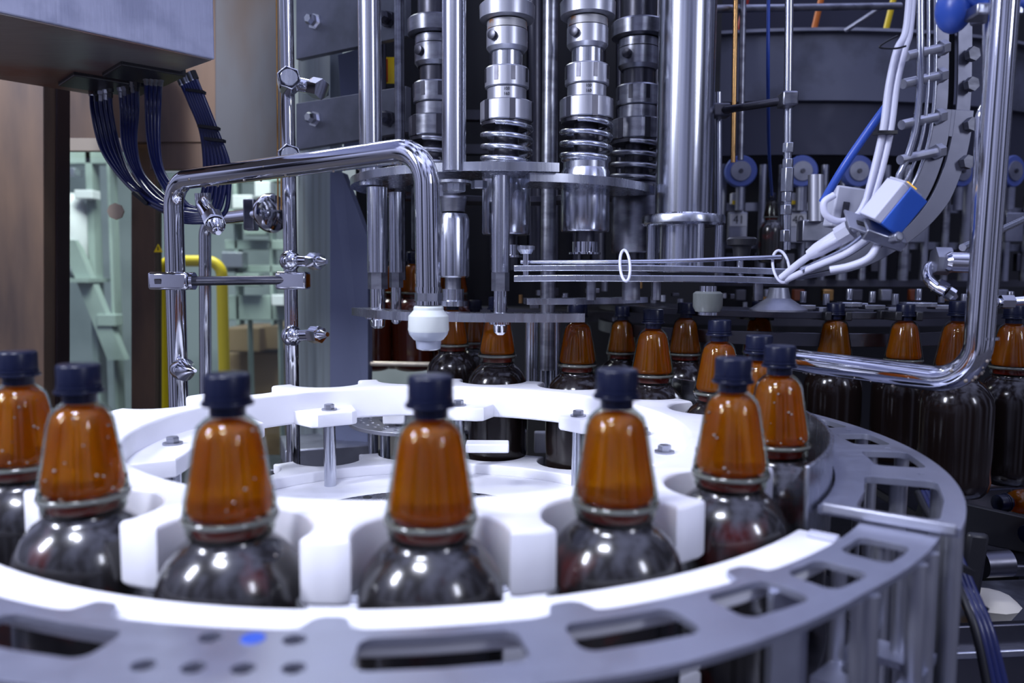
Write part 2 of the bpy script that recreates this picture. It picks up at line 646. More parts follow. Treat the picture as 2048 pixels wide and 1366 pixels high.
def star_outline(rp, rtip, rin=None):
    out = []
    for k in range(18):
        a = math.radians(A0 + 20 * k)
        c = Vector((SX + SR * math.cos(a), SY + SR * math.sin(a)))
        th = math.asin(rp / SR) * 0.985
        # tip before pocket
        for f in (-1, 1):
            pass
        h = math.radians(10)
        # contact angles on pocket circle, swept through the inner side
        n = 18
        def pt(u):
            t = a + PI + u
            return (c.x + rp * math.cos(t), c.y + rp * math.sin(t))
        half = math.radians(96)
        p0 = pt(half)
        pts = [pt(half - 2 * half * i / n) for i in range(n + 1)]
        # order: increasing wheel angle
        if (Vector(pts[0]) - Vector((SX, SY))).cross(Vector(pts[-1]) - Vector((SX, SY))) < 0:
            pts = pts[::-1]
        t0 = a - h
        tip0 = []
        e0 = math.atan2(pts[0][1] - SY, pts[0][0] - SX)
        lo = a - h
        for q in (0.0, 0.35, 0.7):
            t = lo + (math.radians(2.0)) * q
            tip0.append((SX + rtip * math.cos(t), SY + rtip * math.sin(t)))
        tip1 = []
        for q in (0.7, 0.35):
            t = a + h - math.radians(2.0) * q
            tip1.append((SX + rtip * math.cos(t), SY + rtip * math.sin(t)))
        out += tip0 + pts + tip1
    return out


def circle(c, r, n=96, rev=False):
    p = [(c[0] + r * math.cos(2 * PI * i / n), c[1] + r * math.sin(2 * PI * i / n)) for i in range(n)]
    return p[::-1] if rev else p


wheel = thing('star_wheel', 'large white plastic star wheel carrying the row of amber bottles', 'star wheel', (SX, SY, ZB))
MB().lathe([(0, 0.14), (0.03, 0.14), (0.03, 0.125), (CZ - 0.335 - ZB, 0.125)], (SX, SY, ZB), 48).build('hub', steel_d, wheel)
plate('upper_plate', [star_outline(0.0535, 0.4035), circle((SX, SY), 0.31)], ZW - 0.0465, ZW, white, wheel, 0.004)
plate('lower_plate', [star_outline(0.0535, 0.400), circle((SX, SY), 0.12)], CZ - 0.335, CZ - 0.312, white_w, wheel, 0.003)
plate('lower_rim', [star_outline(0.0540, 0.399), circle((SX, SY), 0.315)], CZ - 0.313, CZ - 0.296, white_w, wheel, 0.003)
hubm = MB().lathe([(0, 0.185), (0.008, 0.185)], (SX, SY, CZ - 0.312), 64).build('hub_disc', steel, wheel, bevel=0.001)
for k in range(24):
    a = 2 * PI * k / 24
    MB().lathe([(0, 0.006), (0.0006, 0.006)], (SX + 0.172 * math.cos(a), SY + 0.172 * math.sin(a), CZ - 0.3041), 12).build('screw_hole', dark, hubm)
EARS = [(123.5, 7.5, 0.262, (0.0,)), (84, 8.5, 0.268, (0.0,)), (44, 5.5, 0.268, (0.0,)), (172, 24, 0.255, (-10, 8)), (3, 20, 0.255, (-9, 12)), (-40, 8, 0.262, (0,)), (-80, 8, 0.262, (0,)), (-120, 8, 0.262, (0,))]
for ang, hw, ri, bolts in EARS:
    lp = []
    for i in range(9):
        t = math.radians(ang - hw + 2 * hw * i / 8)
        rr = ri if 0 < i < 8 else ri + 0.006
        lp.append((SX + rr * math.cos(t), SY + rr * math.sin(t)))
    for i in range(9):
        t = math.radians(ang + hw * 1.15 - 2.3 * hw * i / 8)
        lp.append((SX + 0.318 * math.cos(t), SY + 0.318 * math.sin(t)))
    plate('mounting_ear', [lp[::-1]], ZW - 0.0467, ZW - 0.026, white, wheel, 0.003)
    for b in bolts:
        t = math.radians(ang + b)
        R_ = 0.285
        q = Vector((SX + R_ * math.cos(t), SY + R_ * math.sin(t), ZW - 0.026))
        hexbolt(wheel, q, 0.0075, 0.009, m=steel_m)
        MB().cyl((q.x, q.y, CZ - 0.312), (q.x, q.y, ZW - 0.0455), 0.0088).build('spacer_post', steel_v, wheel)

slide = thing('slide_ring', 'dark steel slide ring on posts beneath the bottles of the star wheel', 'slide ring', (SX, SY, ZB))
MB().arc((SX, SY), 0.335, 0.450, 0, 360, ZR - 0.008, ZR).build('ring', steel_d, slide, 40, 0.001)
for k in range(12):
    a = 2 * PI * k / 12
    MB().cyl((SX + 0.40 * math.cos(a), SY + 0.40 * math.sin(a), ZB), (SX + 0.40 * math.cos(a), SY + 0.40 * math.sin(a), ZR - 0.008), 0.01, n=12).build('post', steel_m, slide)

# ------------------------------------------------------------------ bottles
NECK = [(0.0284, 0.0125), (0.0316, 0.0165), (0.035, 0.0200), (0.042, 0.0224), (0.065, 0.0262), (0.0877, 0.0303), (0.0965, 0.0315), (0.1005, 0.0305), (0.103, 0.0285), (0.1055, 0.0292), (0.108, 0.0285), (0.1095, 0.0278)]
BODY = [(0.1090, 0.0272), (0.112, 0.0280), (0.1145, 0.0310), (0.118, 0.0352), (0.125, 0.0412), (0.135, 0.0466), (0.1464, 0.0493), (0.160, 0.0497), (0.215, 0.0497), (0.240, 0.0485), (0.255, 0.0497), (0.268, 0.0475), (0.277, 0.040), (0.280, 0.030)]
HB = 0.280


def make_bottle(drops=False, bm_=None, lm_=None):
    root = thing('bottle', 'x', 'bottle', (0, 0, 0))
    top = HB
    inner = [(h, r - 0.0012) for h, r in NECK]
    MB().lathe([(top - h, r) for h, r in NECK], (0, 0, 0), 40, cap=False).build('neck', shell_m, root, 50)
    lq = [(0.0315, 0.004), (0.0325, 0.0105), (0.0345, 0.0152), (0.038, 0.0188), (0.046, 0.0212), (0.065, 0.0241), (0.086, 0.0278), (0.0905, 0.0278), (0.0935, 0.0262), (0.0945, 0.019), (0.0947, 0.004)]
    MB().lathe([(top - h, r) for h, r in lq], (0, 0, 0), 36).build('liquid', lm_ or liq, root, 60)
    lq2 = [(0.0995, 0.010), (0.1000, 0.0245), (0.1035, 0.0252), (0.1070, 0.0245), (0.1080, 0.010)]
    MB().lathe([(top - h, r) for h, r in lq2], (0, 0, 0), 36).build('liquid_band', bottle_r, root, 60)
    MB().lathe([(top - h, r) for h, r in ((0.0945, 0.0300), (0.0955, 0.0318), (0.0975, 0.0321), (0.0990, 0.0306), (0.0975, 0.0298), (0.0945, 0.0300))], (0, 0, 0), 40, cap=False).build('neck_bead', bead_m, root, 60)
    MB().lathe([(top - h, r) for h, r in BODY], (0, 0, 0), 48).build('body', bm_ or bottle_d, root, 50)
    MB().lathe([(top - 0.0285, 0.0118), (top - 0.021, 0.0118)], (0, 0, 0), 24).lathe([(top - 0.0212, 0.0168), (top - 0.0198, 0.0172), (top - 0.0188, 0.0168)], (0, 0, 0), 32).build('neck_ring', navy, root, 40)
    b = MB()
    n = 120
    prof = [(0.0150, 0.0150), (0.0020, 0.0150), (0.0006, 0.0143), (0.0, 0.0128)]
    vs = []
    for h, r in prof:
        for i in range(n):
            t = 2 * PI * i / n
            rr = r - (0.00022 if (i % 2 and h > 0.001) else 0)
            vs.append((rr * math.cos(t), rr * math.sin(t), top - h))
    fs = [(k * n + i, k * n + (i + 1) % n, (k + 1) * n + (i + 1) % n, (k + 1) * n + i) for k in range(3) for i in range(n)]
    fs += [tuple(range(n))[::-1], tuple(3 * n + i for i in range(n))]
    b.add(vs, fs)
    cap = b.build('cap', navy, root, 50)
    MB().lathe([(top - 0.0186, 0.0150), (top - 0.0178, 0.0156), (top - 0.0156, 0.0154), (top - 0.0153, 0.0146)], (0, 0, 0), 40).build('tamper_band', navy, cap, 40)
    if drops:
        rnd = random.Random(3)
        d = MB()
        for i in range(20):
            a = rnd.uniform(-PI, 0.0)
            h = rnd.uniform(0.035, 0.095)
            r = 0.0200 + (h - 0.035) / 0.0615 * 0.0115
            rad = rnd.uniform(0.0006, 0.0015)
            d.ball((r * math.cos(a), r * math.sin(a), top - h), rad, (1, 1, 0.8), 8, 5)
        for i in range(12):
            a = rnd.uniform(-PI, 0.0)
            h = rnd.uniform(0.118, 0.145)
            r = 0.0352 + (h - 0.118) / 0.028 * 0.0143
            rad = rnd.uniform(0.0008, 0.0018)
            d.ball((r * math.cos(a), r * math.sin(a), top - h), rad, (1, 1, 0.8), 8, 5)
        stuff(d.build('water_drops', water, root, 80))
    return root


bot = make_bottle(True)
bot_far = make_bottle(False, mat('shaded_bottle_copy', (0.008, 0.005, 0.0045), 0.16, 0, coat=0.2, spec=0.35))  # shaded copy: dimness of the far bottles put into a darker body
bot_lit = make_bottle(False, mat('lit_amber_bottle_copy', (0.42, 0.10, 0.012), 0.14, 0, coat=0.5))  # lit copy: brightness of the lying bottles put into an orange body
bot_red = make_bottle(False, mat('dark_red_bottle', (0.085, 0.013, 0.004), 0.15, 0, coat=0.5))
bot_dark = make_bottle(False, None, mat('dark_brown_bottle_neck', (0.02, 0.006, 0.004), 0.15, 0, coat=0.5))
front = [
    'amber bottle with black cap cut off by the left edge of the photo',
    'amber bottle with black cap in the star wheel, second from the left',
    'amber bottle third from the left in the star wheel, in front of the steel post',
    'amber bottle at the front middle of the star wheel, below the white nozzle',
    'amber bottle in the star wheel, next to the right of the front middle one',
    'amber bottle at the right of the star wheel, left of two overlapping bottles',
    'bright orange bottle beside the curved steel guide strip at the right of the star wheel',
    'mostly hidden orange bottle with black cap behind the two rightmost bottles of the front row']
ZBASE = CZ - 0.0663 - HB
used = {}


def put(src, x, y, z, label, group, rz=0):
    i = src.name
    if i not in used:
        o = src
        o.location = (x, y, z)
        used[i] = True
    else:
        o = copy_tree(src, (x, y, z))
    o.rotation_euler = (0, 0, rz)
    tag(o, label, 'bottle', group)
    return o


for k in range(8):
    a = math.radians(A0 + 20 * k)
    x, y = SX + SR * math.cos(a), SY + SR * math.sin(a)
    if k == 6:
        x += 0.006
    put(bot, x, y, ZBASE, front[k], 'amber bottles in the front of the star wheel', k * 0.9 if k else 0)
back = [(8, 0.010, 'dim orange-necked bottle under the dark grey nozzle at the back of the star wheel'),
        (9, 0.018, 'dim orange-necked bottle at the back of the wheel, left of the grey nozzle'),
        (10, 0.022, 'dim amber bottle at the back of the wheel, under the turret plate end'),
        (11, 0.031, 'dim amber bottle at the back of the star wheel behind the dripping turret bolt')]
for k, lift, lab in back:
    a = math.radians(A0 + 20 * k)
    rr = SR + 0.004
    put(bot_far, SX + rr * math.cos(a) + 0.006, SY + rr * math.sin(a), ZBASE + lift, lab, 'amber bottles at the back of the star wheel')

# ------------------------------------------------------------------ outer guide and slotted plates
def polar(r, a, c=(SX, SY)):
    return (c[0] + r * math.cos(math.radians(a)), c[1] + r * math.sin(math.radians(a)))


def rounded(poly, r, n=5):
    pts = [Vector((x, y, 0)) for x, y in poly]
    m = len(pts)
    out = []
    for i in range(m):
        a, b, c = pts[i - 1], pts[i], pts[(i + 1) % m]
        q = round_path([a, b, c], r, n)[1:-1]
        out += [(p.x, p.y) for p in q]
    return out


def slot(a0, a1, r0, r1, rad=0.009):
    pts = [polar(r0, a0), polar(r1, a0), polar(r1, (a0 + a1) / 2), polar(r1, a1), polar(r0, a1), polar(r0, (a0 + a1) / 2)]
    return rounded(pts, rad)


ZG = CZ - 0.2002
rail = MB().arc((SX, SY), 0.4475, 0.4885, -170, -40.6, ZG - 0.012, ZG).build('guide_rail', white, None, 40, 0.003)
tag(rail, 'curved white plastic guide rail in front of the bottle row', 'guide rail')


def frame_plate(a0, a1, ri, ro, holes, z0, z1, parent, lugs=(), drill=()):
    lp = [polar(ro(a0 + (a1 - a0) * i / 60) if callable(ro) else ro, a0 + (a1 - a0) * i / 60) for i in range(61)]
    inner = []
    n = 240
    for i in range(n + 1):
        a = a1 + (a0 - a1) * i / n
        r = ri
        for lg in lugs:
            d = abs(a - lg)
            if d < 1.5:
                r = ri - 0.003 - 0.014 * (1 - (d / 1.5) ** 4) ** 0.5
            elif d < 3:
                r = ri - 0.003 * (1 - (d - 1.5) / 1.5) ** 2
        inner.append(polar(r, a))
    loops = [lp + inner]
    for h in holes:
        loops.append(slot(*h))
    for a, r, rad in drill:
        loops.append(circle(polar(r, a), rad, 20))
    return plate('slotted_plate', loops, z0, z1, steel_l, parent, 0.0015)


gf = thing('ring_stand', 'grey slotted steel ring plate on posts below the white guide rail', 'machine frame', (0.05, 0.45, ZB))
holes = [(-111, -101.5, 0.499, 0.533), (-86.6, -76.8, 0.4975, 0.534), (-73.8, -65.8, 0.498, 0.533), (-62.4, -56.2, 0.4935, 0.531), (-53.9, -49, 0.4945, 0.531), (-46.0, -40.9, 0.496, 0.532),
         (-126, -116, 0.499, 0.533), (-141, -131, 0.499, 0.533)]
drill = [(-95.9, 0.4985, 0.0065), (-90.6, 0.4985, 0.0065), (-97.9, 0.532, 0.0062), (-95.1, 0.531, 0.0062), (-92.4, 0.530, 0.0062), (-89.7, 0.529, 0.0062)]
frame_plate(-175, -36.6, 0.4865, lambda a: 0.543 + 0.016 * min(1, max(0, (-52 - a) / 18)), holes, CZ - 0.2002, CZ - 0.1955, gf, lugs=(-56.3, -72.4, -89, -106, -122), drill=drill)
MB().lathe([(0, 0.0068), (0.0006, 0.0064)], (*polar(0.4985, -93.2), CZ - 0.1955), 20).build('blue_plug', bluehose, gf, 30)
for a, r, pr in [(-100, 0.54, 0.005), (-88, 0.54, 0.005), (-53.0, 0.541, 0.0038), (-51.2, 0.541, 0.0055), (-42.8, 0.541, 0.0062), (-39.6, 0.541, 0.0062), (-43.5, 0.489, 0.006), (-38.4, 0.52, 0.005)]:
    x, y = polar(r, a)
    MB().cyl((x, y, ZB), (x, y, CZ - 0.2003), pr, n=16).build('post', alu, gf)
x, y = polar(0.505, -55)
MB().box((x, y, (ZB + CZ - 0.2003) / 2), (0.028, 0.006, CZ - 0.2003 - ZB), Matrix.Rotation(math.radians(20), 3, 'Z')).build('flat_post', steel_l, gf)
plate('lower_slotted_plate', [[polar(0.545, -48 + 11 * i / 50) for i in range(51)] + [polar(0.487, -37 - 11 * i / 50) for i in range(51)]] + [slot(-45.5, -40.5, 0.497, 0.534)], CZ - 0.292, CZ - 0.286, steel_l, gf, 0.001)
gs = thing('ring_stand', 'pale grey slotted steel ring plate curving away at the right', 'machine frame', (0.4, 0.8, ZB))
holes2 = [(-34.5, -20.5, 0.478, 0.540), (-14.6, -7.0, 0.494, 0.542), (-3.0, 3.6, 0.500, 0.542), (8, 14, 0.500, 0.542), (19, 25, 0.500, 0.542)]
frame_plate(-36.2, 40, 0.452, 0.556, holes2, CZ - 0.1955, CZ - 0.189, gs, drill=[(-17.6, 0.53, 0.003), (-4.9, 0.53, 0.003), (6, 0.53, 0.003)])
bb = MB()
a_ = Vector((*polar(0.456, -36.4), CZ - 0.189))
b_ = Vector((*polar(0.553, -36.4), CZ - 0.189))
bb.box((a_ + b_) / 2, ((b_ - a_).length, 0.006, 0.008), Matrix.Rotation(math.radians(-36.4), 3, 'Z')).build('seam_bar', alu, gs, bevel=0.001)
for a, r in [(-30, 0.548), (-24, 0.548), (-18.5, 0.545), (-18, 0.51), (-5, 0.545), (-5.5, 0.51), (5.5, 0.545), (-35.2, 0.50)]:
    x, y = polar(r, a)
    MB().cyl((x, y, ZB), (x, y, CZ - 0.1957), 0.0075, n=16).build('post', alu, gs)
strip = MB().arc((SX, SY), 0.4455, 0.4495, -38.5, 42, CZ - 0.24, CZ - 0.153).build('guide_strip', steel, None, 40, 0.001)
tag(strip, 'thin upright curved steel strip beside the rightmost bottle of the star wheel', 'guide strip')
# small wear plate lying on the frame joint
tag(MB().box((*polar(0.472, -42.2), ZG + 0.0022), (0.022, 0.010, 0.004), Matrix.Rotation(math.radians(-38), 3, 'Z')).build('clamp_plate', greyp, None, bevel=0.001), 'small grey clamp plate on the right end of the white guide rail', 'clamp')

# ------------------------------------------------------------------ polished pipes
def drops_under(path, r, parent, seed, n=26, rmax=0.003):
    rnd = random.Random(seed)
    d = MB()
    for i in range(n):
        k = rnd.randrange(len(path) - 1)
        p = path[k].lerp(path[k + 1], rnd.random())
        ang = rnd.choice((rnd.uniform(-0.5, 0.5), rnd.uniform(-2, 2)))
        t = (path[k + 1] - path[k]).normalized()
        dn = Vector((0, 0, -1)) - t * (-t.z)
        if dn.length < 0.3:
            continue
        dn.normalize()
        dn = Matrix.Rotation(ang, 3, t) @ dn
        q = p + dn * r
        s_ = rnd.uniform(0.0008, rmax)
        d.ball(q, s_, (1, 1, 1.1), 8, 5)
    return stuff(d.build('water_drops', water, parent, 80))


def dense(path, step=0.02):
    out = [path[0]]
    for a, b in zip(path, path[1:]):
        n = max(1, int((b - a).length / step))
        for i in range(1, n + 1):
            out.append(a.lerp(b, i / n))
    return out


# left bent wash pipe ending in a white nozzle
pt = [P(360, 900, 1.277), P(346, 362, 1.277), P(853, 296, 0.97), P(857, 580, 0.97)]
wp = thing('wash_pipe', 'polished bent steel wash pipe arching over to the white spray nozzle', 'pipe', P(360, 900, 1.277))
pth = round_path(pt, [0.042, 0.045], 10)
MB().tube(pth, 0.0153, 28).build('pipe', chrome, wp, 60)
drops_under(dense(pth), 0.0153, wp, 2, 60, 0.0022)
q = P(857, 580, 0.97)
m1 = px2m(1, 0.97)
MB().lathe([(0, 0.0163), (-8 * m1, 0.0163), (-8 * m1, 0.0158), (-36 * m1, 0.0158)], q + Vector((0, 0, 6 * m1)), 32).build('collar', chrome, wp)
MB().lathe([(-24 * m1, 0.0172), (-40 * m1, 0.0172)], q + Vector((0, 0, 18 * m1)), 8).build('hex_fitting', steel_v, wp, 20)
ns = thing('spray_nozzle', 'white and grey plastic spray nozzle hanging over the front middle bottle', 'nozzle', P(857, 700, 0.97))
MB().lathe([(0, 28 * m1), (-3 * m1, 30 * m1), (-8 * m1, 30 * m1), (-20 * m1, 40 * m1), (-48 * m1, 41 * m1), (-52 * m1, 39 * m1)], P(857, 612, 0.97), 40).build('housing', nozz, ns, 30)
MB().lathe([(0, 40 * m1), (-6 * m1, 38 * m1), (-16 * m1, 30 * m1), (-18 * m1, 26 * m1)], P(857, 663, 0.97), 40).build('lower_ring', mat('pale_nozzle_plastic', (0.33, 0.36, 0.42), 0.3), ns, 30)
MB().lathe([(0, 26 * m1), (-16 * m1, 24 * m1), (-19 * m1, 17 * m1), (-19 * m1, 12 * m1)], P(857, 681, 0.97), 32).build('tip', mat('milky_nozzle_tip', (0.24, 0.26, 0.33), 0.2, 0, coat=0.3), ns, 30)
# drain elbow under the pipe
eb = MB()
eb.tube(spline([P(405, 386, 1.23), P(408, 410, 1.23), P(420, 432, 1.20), P(430, 445, 1.18)], 6), px2m(15, 1.23), 18)
eb.build('drain_elbow', chrome, wp, 60)
d_ = (P(440, 475, 1.14) - P(422, 428, 1.19)).normalized()
MB().lathe([(0, 0.016), (0.018, 0.016)], P(425, 434, 1.185), 6, d_).build('hex_fitting', chrome, wp, 20)
MB().lathe([(0, 0.014), (0.010, 0.009), (0.012, 0.005), (0.02, 0.004)], P(431, 450, 1.175) + d_ * 0.003, 16, d_).build('drain_tip', chrome, wp, 40)
# clamp + cross rod + side knob of the pipe
MB().box(P(343, 562, 1.262), (0.062, 0.034, 0.028)).build('pipe_clamp', chrome, wp, bevel=0.004)
MB().cyl(P(312, 562, 1.25), P(325, 562, 1.25), 0.007, n=6).cyl(P(383, 562, 1.25), P(389, 562, 1.25), 0.014, n=20).build('clamp_screw', chrome, wp)
MB().lathe([(0, 0.012), (0.012, 0.017), (0.026, 0.018), (0.036, 0.010), (0.05, 0.004), (0.053, 0.003)], P(352, 738, 1.255), 20, (P(396, 742, 1.22) - P(352, 738, 1.255))).build('side_nozzle', chrome, wp, 40)

rod = tag(MB().cyl(P(389, 562, 1.262), P(566, 560, 1.335), 0.0075).build('cross_rod', steel_d, None), 'thin dark horizontal rod joining the bent wash pipe to the upright spray post', 'rod')

# upright spray post with nozzles
sp = thing('spray_post', 'tall polished upright pipe with four side nozzles beside the grey gusset column', 'pipe', P(588, 990, 1.35))
Y0 = 1.35
pp = [P(566, -420, Y0), P(588, 985, Y0)]
MB().cyl(pp[0], pp[1], px2m(13.5, Y0), n=24).build('pipe', chrome, sp)


def side_nozzle(px, py, tx, ty, big=False):
    c = P(px, py, Y0 - 0.01)
    d = (P(tx, ty, Y0 - 0.06) - c)
    MB().ball(c + Vector((0, -0.008, 0)), px2m(21, Y0), (1, 1, 1), 16, 10).build('nozzle_joint', chrome, sp, 60)
    L_ = d.length
    MB().lathe([(0, 0.0105), (L_ * 0.62, 0.0095)], c, 16, d).build('nozzle_arm', chrome, sp, 40)
    MB().lathe([(0, 0.0145), (L_ * 0.26, 0.0145)], c + d * 0.60, 6, d).build('hex_fitting', chrome, sp, 20)
    if big:
        MB().lathe([(0, 0.009), (0.012, 0.005), (0.018, 0.004)], c + d * 0.86, 12, d).build('nozzle_tip', chrome, sp, 40)


side_nozzle(583, 522, 648, 523, True)
side_nozzle(586, 671, 650, 669, True)
_c = P(580, 165, Y0 - 0.01)
_d = P(650, 180, Y0 - 0.06) - _c
MB().lathe([(0, 0.0125), (_d.length * 0.7, 0.0115)], _c, 16, _d).build('nozzle_arm', chrome, sp, 40)
MB().lathe([(0, 0.0165), (_d.length * 0.26, 0.0165)], _c + _d * 0.66, 6, _d).build('hex_fitting', chrome, sp, 20)
for (x_, y_) in ((584, 158), (585, 313)):
    c = P(x_ - 6, y_, Y0 - 0.045)
    d = Vector((0.30, -1, 0.12))
    MB().lathe([(-0.03, 0.020), (0.008, 0.020)], c, 6, d).build('clamp_head', chrome, sp, 20, 0.002)
    MB().lathe([(0.008, 0.0135), (0.0105, 0.0128)], c, 20, d).build('clamp_stud', steel, sp, 30)
MB().box(P(586, 561, Y0 - 0.004), (0.052, 0.036, 0.030)).build('rod_clamp', chrome, sp, bevel=0.004)

# thin sight tube left of the post
st = tag(MB().cyl(P(553, -20, 1.42), P(556, 420, 1.42), 0.0016, n=8).cyl(P(560, -20, 1.42), P(563, 420, 1.42), 0.0016, n=8).build('guide_wire', gold, None), 'pair of thin wires running up just left of the spray post', 'wire')

# second, darker pipe with round flange behind
bp_ = thing('return_pipe', 'dark bent pipe with a round flange behind the wash pipe', 'pipe', P(412, 990, 1.6))
pth2 = round_path([P(412, 985, 1.6), P(410, 440, 1.6), P(545, 425, 1.52)], 0.035, 8)
MB().tube(pth2, px2m(12, 1.6), 20).build('pipe', chrome, bp_, 60)
dd = (P(545, 425, 1.52) - P(440, 436, 1.6)).normalized()
MB().lathe([(0, 0.036), (0.008, 0.038), (0.012, 0.038), (0.02, 0.034), (0.03, 0.012)], P(536, 427, 1.53), 28, dd).build('flange', chrome, bp_, 30)
MB().box(P(502, 430, 1.545), (0.022, 0.03, 0.06)).build('pipe_clamp', steel_m, bp_, bevel=0.003)
MB().cyl(P(502, 398, 1.545), P(502, 462, 1.545), 0.006).build('clamp_bolt', chrome, bp_)

# right big guard pipe
gp = thing('guard_pipe', 'thick polished steel pipe running along the right and bending upwards', 'pipe', P(1958, 768, 0.85))
pth3 = round_path([P(1560, 716, 1.06), P(1951, 768, 0.85), P(2036, -360, 0.85)], [0.045], 12)
MB().tube(pth3, 0.0147, 28).build('pipe', chrome, gp, 60)
drops_under(dense(pth3), 0.0147, gp, 5, 110, 0.0026)
MB().lathe([(-0.0015, 0.0155), (0.0015, 0.0155)], P(1965, 676, 0.85), 28, (P(2036, -360, 0.85) - P(1965, 676, 0.85))).build('weld_bead', chrome, gp, 60)
tag(MB().tube(round_path([P(1975, 30, 0.93), P(1975, 200, 0.93), P(1961, 230, 0.93), P(1948, 520, 0.93)], 0.02, 6), 0.0055, 16).build('thin_pipe', chrome, None, 60), 'thin steel pipe running down just left of the thick guard pipe', 'pipe')
# swivel joint left of the guard pipe
sj = thing('swivel_nozzle', 'small polished swivel nozzle with bent arm left of the guard pipe', 'nozzle', P(1900, 560, 0.95))
MB().lathe([(0, 0.012), (0.022, 0.012), (0.026, 0.009)], P(1938, 525, 0.93), 20, (-1, 0.15, 0.03)).build('body', chrome, sj, 30)
MB().lathe([(0, 0.017), (0.018, 0.017)], P(1899, 523, 0.95), 6, (-1, 0.15, 0.03)).build('hex_fitting', steel_w, sj, 20)
MB().tube(spline([P(1878, 528, 0.96), P(1858, 535, 0.96), P(1856, 555, 0.95), P(1870, 572, 0.94), P(1892, 584, 0.93)], 6), 0.0065, 14).build('bent_arm', chrome, sj, 60)
MB().lathe([(0, 0.0095), (0.012, 0.0095)], P(1872, 570, 0.94), 6, (1, -0.3, -0.7)).lathe([(0.014, 0.008), (0.022, 0.008), (0.027, 0.004)], P(1872, 570, 0.94), 10, (1, -0.3, -0.7)).build('nozzle_tip', chrome, sj, 25)
tag(MB().tube([P(1925, 495, 1.0), P(2060, 433, 1.1)], 0.0048, 12).build('spray_pipe', steel, None, 50), 'thin slanting steel pipe at the right edge above the capped bottles', 'pipe')
tag(MB().tube([P(1995, 605, 1.0), P(2060, 600, 1.0)], 0.0055, 12).lathe([(0, 0.009), (0.016, 0.009)], P(2000, 604, 1.0), 6, (1, 0, 0)).lathe([(-0.02, 0.008), (-0.008, 0.010), (-0.004, 0.006)], P(2000, 604, 1.0), 12, (1, 0, 0)).build('spray_pipe', chrome, None, 30), 'short steel pipe with hexagon fitting at the right edge behind the guard pipe', 'pipe')

# ------------------------------------------------------------------ capping turret
TC = (-0.012, 1.42)
ZT = CZ + 0.150
tur = thing('capping_turret', 'steel capping turret with round plates, upright tubes and hexagon tie rods', 'capping machine', (TC[0], TC[1], ZB))
plate('upper_plate', [[polar(0.272, 150 + 137 * i / 60, TC) for i in range(61)] + [polar(0.18, 287 - 137 * i / 40, TC) for i in range(41)]], ZT - 0.0005, ZT + 0.0125, steel, tur, 0.001)
plate('upper_plate_right', [[polar(0.262, 278 + 66 * i / 40, TC) for i in range(41)] + [polar(0.17, 344 - 66 * i / 30, TC) for i in range(31)]], ZT - 0.014, ZT - 0.001, steel, tur, 0.001)
plate('back_plate', [[polar(0.26, -16 + 166 * i / 40, TC) for i in range(41)] + [polar(0.17, 150 - 166 * i / 30, TC) for i in range(31)]], ZT - 0.005, ZT + 0.006, steel_d, tur, 0.001)
ZL = CZ - 0.060
plate('lower_plate', [[polar(0.278 + 0.006 * math.cos(math.radians(6 * (200 + 95 * i / 80))), 200 + 95 * i / 80, TC) for i in range(81)] + [polar(0.232, 295 - 95 * i / 60, TC) for i in range(61)]], ZL - 0.009, ZL + 0.004, steel, tur, 0.001)
plate('lower_plate_right', [[polar(0.275, 277 + 50 * i / 40, TC) for i in range(41)] + [polar(0.235, 327 - 50 * i / 30, TC) for i in range(31)]], CZ - 0.043, CZ - 0.034, steel, tur, 0.001)


def up_tube(px, y0, y1, Y, d, m=steel_v, name='upright_tube'):
    a, b = P(px, y1, Y), P(px, y0, Y)
    a.x = b.x = P(px, 450, Y).x
    return MB().cyl(a, b, px2m(d / 2, Y), n=28).build(name, m, tur)


up_tube(743, -520, 372, 1.30, 45)
up_tube(908, -520, 343, 1.165, 47)
up_tube(801, -520, 560, 1.50, 20, steel_m)
up_tube(1097, -520, 740, 1.42, 30, steel_m)
up_tube(768, -520, 330, 1.62, 14, steel_d)
hexbolt(tur, P(908, 362, 1.165), 0.017, 0.016, (0, 0, -1), steel)
hexbolt(tur, P(958, 362, 1.19), 0.012, 0.012, (0, 0, -1), steel, False)


def tie_rod(px, Y, yt, yh0, yh1, yb, d):
    x = P(px, 500, Y).x
    def z(y):
        return P(px, y, Y).z
    MB().cyl((x, Y, z(yh0)), (x, Y, z(yt)), px2m(d / 2, Y), n=28).build('tie_rod', steel_v, tur)
    MB().lathe([(0, px2m(d * 0.5, Y)), (z(yh0) - z(yh1), px2m(d * 0.5, Y))], (x, Y, z(yh1)), 6).build('hex_section', steel_m, tur, 20)
    MB().cyl((x, Y, z(yb)), (x, Y, z(yh1)), px2m(d * 0.37, Y), n=20).build('rod_end', chrome, tur)
    b = MB()
    b.lathe([(0, px2m(d * 0.62, Y)), (-0.004, px2m(d * 0.62, Y)), (-0.006, px2m(d * 0.4, Y)), (-0.016, px2m(d * 0.36, Y)), (-0.02, px2m(d * 0.2, Y))], (x, Y, ZL - 0.009), 20)
    b.build('nut', chrome, tur, 30)


tie_rod(1001, 1.17, 352, 545, 582, 630, 36)
tie_rod(755, 1.30, 375, 545, 578, 630, 40)
tie_rod(792, 1.42, 385, 545, 575, 620, 28)
# yellow plate and red strip on the dark back of the turret
tag(MB().box(P(778, 141, 1.64), (0.026, 0.003, 0.052)).build('yellow_plate', yellow, None), 'small yellow plate behind the upright turret tubes', 'label')
tag(MB().box(P(771, 141, 1.635), (0.009, 0.003, 0.045)).build('red_strip', redm, None), 'narrow red strip next to the yellow plate behind the turret tubes', 'label')


